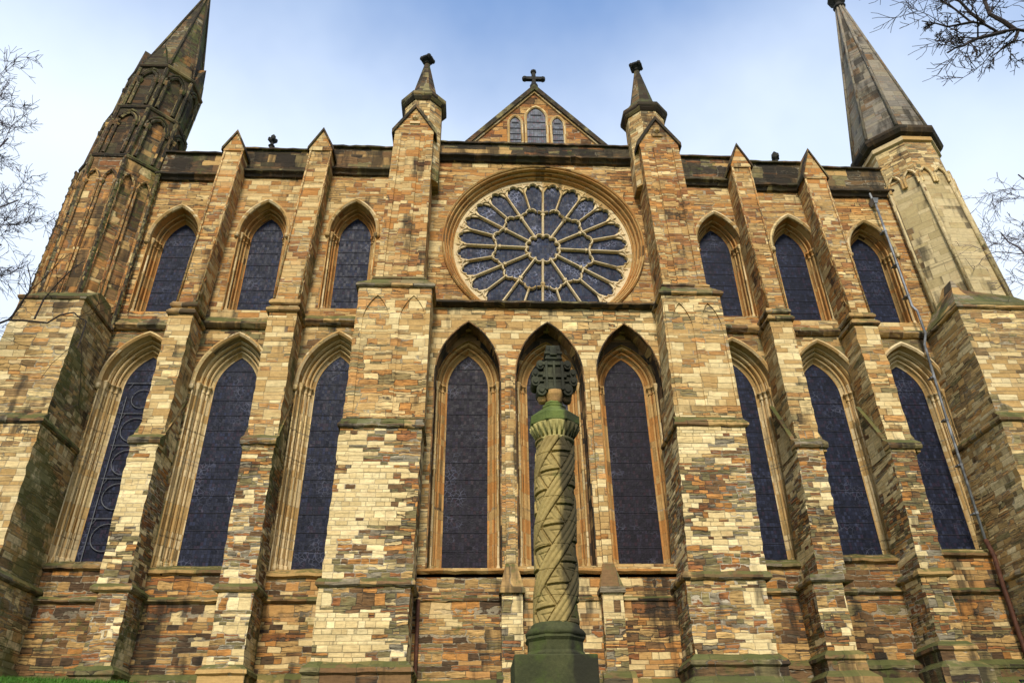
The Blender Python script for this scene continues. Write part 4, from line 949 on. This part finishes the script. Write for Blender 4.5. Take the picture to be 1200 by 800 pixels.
mb = MB(); mb.lathe(KX, CY, [(.2, 10.3), (.2, 10.38), (.24, 10.5), (.28, 10.62)], 12); mb.v = [(x, y, z-.29) for x, y, z in mb.v]
BC(mb, 'neck', 'col_neck', smooth=True)
mb = MB()
def bx(x0, x1, z0_, z1_, d=.22): mb.box(KX+x0, KX+x1, CY-d, CY+d, z0_, z1_)
bx(-.3, .3, 10.56, 11.36, .19)                                   # core slab
for x in (-.26, -.035, .2): bx(x, x+.07, 10.6, 11.34, .26)       # upright straps
for z in (10.62, 10.92, 11.24): bx(-.34, .36, z, z+.085, .245)   # cross straps
bx(-.52, .52, 10.78, 11.12, .15); bx(-.56, .56, 10.83, 10.88, .2); bx(-.56, .56, 11.0, 11.05, .2)   # arms
bx(-.22, .22, 11.36, 11.72, .2); bx(-.25, .25, 11.4, 11.45, .24); bx(-.26, .26, 11.54, 11.6, .24); bx(-.2, .2, 11.66, 11.78, .21)   # head
bx(-.1, .1, 11.5, 11.74, .26)
for sx in (-1, 1):
    for dx_, z, r_ in ((.38, 10.62, .15), (.4, 11.26, .12), (.55, 10.84, .13), (.55, 11.04, .11)):   # rolled ends between the arms
        x = KX+sx*dx_
        n = 14
        for (ra, ya) in ((r_, .22), (r_*.55, .26)):
            mb.add([(x+ra*math.cos(2*math.pi*k/n), CY+yy, z+ra*math.sin(2*math.pi*k/n)) for yy in (-ya, ya) for k in range(n)], [tuple(range(n)), tuple(range(n, 2*n))[::-1]]+[(k, n+k, n+(k+1) % n, (k+1) % n) for k in range(n)])
mb.v = [(KX+(x-KX)*.86, y, 10.27+(z-10.56)*1.1) for x, y, z in mb.v]
CR = BC(mb, 'cross_head', 'col_cross')
bv = CR.modifiers.new('bevel', 'BEVEL'); bv.width = .018; bv.segments = 2; bv.limit_method = 'ANGLE'
mb = MB()
for sx in (-1, 1):
    x = KX+sx*.36; mb.lathe(x, CY, [(.02, 10.32), (.11, 10.36), (.14, 10.46), (.1, 10.56)], 12)
mb.v = [(KX+(x-KX)*.86, y, z-.29) for x, y, z in mb.v]
BC(mb, 'cross_scroll', 'col_neck', smooth=True)

# ------------------------------------------------------------------ bare trees
def tree(label, base, trunk_h, lean, limbs, seed, mat, spread=1., twig=.011, levels=4, density=1., away=(0, 0), reach=.45):
    rnd = random.Random(seed)
    t_ = empty('bare_tree', label, 'tree', base, 'leafless winter trees'); bx_, by_, bz_ = base
    tk = MB(); cr = MB()
    def wob(d, a):
        v = Vector((rnd.gauss(0, a), rnd.gauss(0, a), rnd.gauss(0, a))); return (d+v).normalized()
    def grow(p, d, L, r, lev, mb, target=None):
        n = max(3, int(L/(.35 if lev > 1 else .6))); pts = [p.copy()]; rs = [r]; dirs = [d.copy()]
        for k in range(n):
            d = wob(d, .13+.04*lev)
            d = (d+Vector((0, 0, .05 if lev < 3 else -.02))).normalized()
            p = p+d*(L/n); pts.append(p.copy()); rs.append(max(twig*.75, r*(1-.72*(k+1)/n))); dirs.append(d.copy())
        mb.tube(pts, rs, 6 if lev < 2 else (4 if lev < 3 else 3))
        if lev < levels: kids(pts, rs, dirs, L, lev)
    def kids(pts, rs, dirs, L, lev, skip=.2):
        nk = {0: 7, 1: 8, 2: 8, 3: 6}.get(lev, 5); nk = max(3, int(nk*density*(.6+.4*min(L, 3)/3)))
        for c in range(nk):
            a = skip+(1-skip)*(c+rnd.random()*.8)/nk; i = min(len(pts)-1, max(1, int(a*(len(pts)-1))))
            side = dirs[i].cross(Vector((rnd.gauss(0, 1), rnd.gauss(0, 1), rnd.gauss(0, 1)))).normalized()
            nd = (dirs[i]*rnd.uniform(.5, 1.)+side*rnd.uniform(.5, 1.)*spread).normalized()
            grow(pts[i], nd, L*rnd.uniform(.32, .6)*(1.1-.35*a), max(twig, rs[i]*rnd.uniform(.4, .62)), lev+1, cr)
    p0 = Vector(base)+Vector((0, 0, -.3)); top = p0+Vector((lean[0], lean[1], trunk_h))
    n = 10; tp = []; tr_ = []
    for k in range(n+1):
        a = k/n; q = p0.lerp(top, a)+Vector((math.sin(a*5+seed)*.12, math.cos(a*4+seed)*.12, 0)); tp.append(q); tr_.append(.42*(1-.6*a)+.25*max(0, .12-a)*4)
    tk.tube(tp, tr_, 12)
    for poly, r in limbs:                                # main limbs are drawn, what grows on them is not
        pts = [Vector(tp[min(n, max(0, int((poly[0][2]-p0.z)/trunk_h*n)))])]+[Vector(q) for q in poly[1:]] if poly[0] is not None else [Vector(q) for q in poly[1:]]
        fine = [pts[0]]
        for a_, b_ in zip(pts, pts[1:]):
            m_ = max(2, int((b_-a_).length/.45))
            for k in range(1, m_+1): fine.append(a_.lerp(b_, k/m_)+Vector((rnd.gauss(0, .035), rnd.gauss(0, .035), rnd.gauss(0, .035))))
        rs = [max(twig, r*(1-.8*k/len(fine))) for k in range(len(fine))]
        cr.tube(fine, rs, 7)
        dirs = [(fine[min(k+1, len(fine)-1)]-fine[max(k-1, 0)]).normalized() for k in range(len(fine))]
        L = sum((b_-a_).length for a_, b_ in zip(fine, fine[1:]))
        kids(fine, rs, dirs, L*.62, 1, .3)
    for c in range(9):
        i = rnd.randint(6, n); a = rnd.uniform(0, 6.28)
        grow(tp[i], Vector((math.cos(a)*.6+away[0], math.sin(a)*.6+away[1], rnd.uniform(.5, 1.3))).normalized(), trunk_h*reach*rnd.uniform(.7, 1.2), tr_[i]*.5, 1, cr)
    for nm, mbx in (('trunk', tk), ('crown', cr)):
        o = mbx.build(nm, mat, None, nm == 'trunk', nm == 'trunk'); o.parent = t_; o.matrix_parent_inverse = Matrix.Translation(-Vector(base))
    return t_
tree('bare tree leaning in at the upper right corner with dark forked limbs', (17.5, -15.5, 2.4), 13, (-.4, .2),
     [([(0, 0, 14.), (15.2, -15.7, 18.6), (13.0, -16., 19.7), (12.0, -16.1, 19.5), (11.2, -16.2, 19.75), (10.6, -16.3, 20.5)], .1),
      ([None, (12.3, -16., 19.62), (11.2, -16.2, 19.0), (10.5, -16.4, 18.4), (9.9, -16.5, 17.9)], .06),
      ([None, (12.7, -16., 19.7), (12.3, -16.1, 19.1), (11.6, -16.3, 18.5), (11.1, -16.4, 18.0)], .05),
      ([None, (12.6, -16., 19.7), (12.2, -16., 20.4), (12.4, -15.8, 21.6), (12.2, -15.6, 23)], .07),
      ([None, (11.6, -16.2, 19.65), (11.1, -16.3, 20.4), (10.9, -16.2, 21.2)], .05),
      ([None, (11.3, -16.2, 19.7), (10.6, -16.1, 19.6), (10.0, -16., 19.9)], .04)], 11, 'bark', density=1.25, away=(.8, .5), reach=.42)
tree('bare tree with thin pale twigs beside the pale right turret', (27.5, -4., 4.5), 13, (-.2, .1),
     [([(0, 0, 15), (25, -4.2, 21), (23, -4.4, 23.4), (22.2, -4.5, 25.6)], .13), ([(0, 0, 13), (24.3, -3.6, 19.4), (22, -3.4, 21.4), (21.3, -3.2, 23.2)], .13), ([(0, 0, 15.5), (25.8, -4.2, 19.5), (23, -4.6, 21.2), (21.2, -4.9, 22.)], .11),
      ([(0, 0, 12.5), (24.8, -4.6, 17.), (22, -5, 19.2), (20.7, -5., 20.4)], .11)], 23, 'bark_far', twig=.012, density=1.25, away=(.9, .2), reach=.5)
tree('bare tree with fine twigs against the sky left of the dark turret', (-28.3, -4., 4.9), 16, (.3, 0),
     [([(0, 0, 19), (-25.5, -4.2, 24.5), (-24., -4.3, 27.4), (-23.6, -4.4, 29.2)], .13), ([(0, 0, 16), (-25, -4.4, 21.5), (-22.8, -4.6, 24.6), (-22.3, -4.6, 26.2)], .14), ([(0, 0, 15), (-24.6, -3.8, 20), (-22.3, -4, 22.6), (-21.2, -4.2, 23.2)], .12),
      ([(0, 0, 12), (-24.2, -3.8, 17), (-22., -4, 19.6), (-21., -4.2, 20.8)], .12), ([(0, 0, 11), (-24, -4.8, 15.5), (-22., -5, 17.6), (-20.5, -5.2, 18.6)], .1)], 37, 'bark_far', twig=.012, density=1.5, away=(-.9, .2), reach=.45)
tree('bare tree reaching one dark crooked branch across the mossy left corner buttress', (-16.2, -16., 2.2), 6.5, (-.2, .1),
     [([(0, 0, 7.2), (-13.5, -15.9, 8.6), (-11.7, -15.8, 9.75), (-11.2, -15.8, 9.95), (-10.65, -15.75, 9.85), (-10.3, -15.7, 10.15), (-9.95, -15.7, 9.95), (-9.9, -15.7, 9.2)], .04),
      ([None, (-11.35, -15.8, 9.9), (-11.15, -15.85, 10.5), (-11.35, -15.9, 11.1)], .022), ([None, (-10.9, -15.8, 9.9), (-10.7, -15.9, 10.8), (-10.2, -16, 11.3)], .02)], 5, 'bark', density=.55, levels=3, twig=.007, away=(-.9, .2), reach=.3)
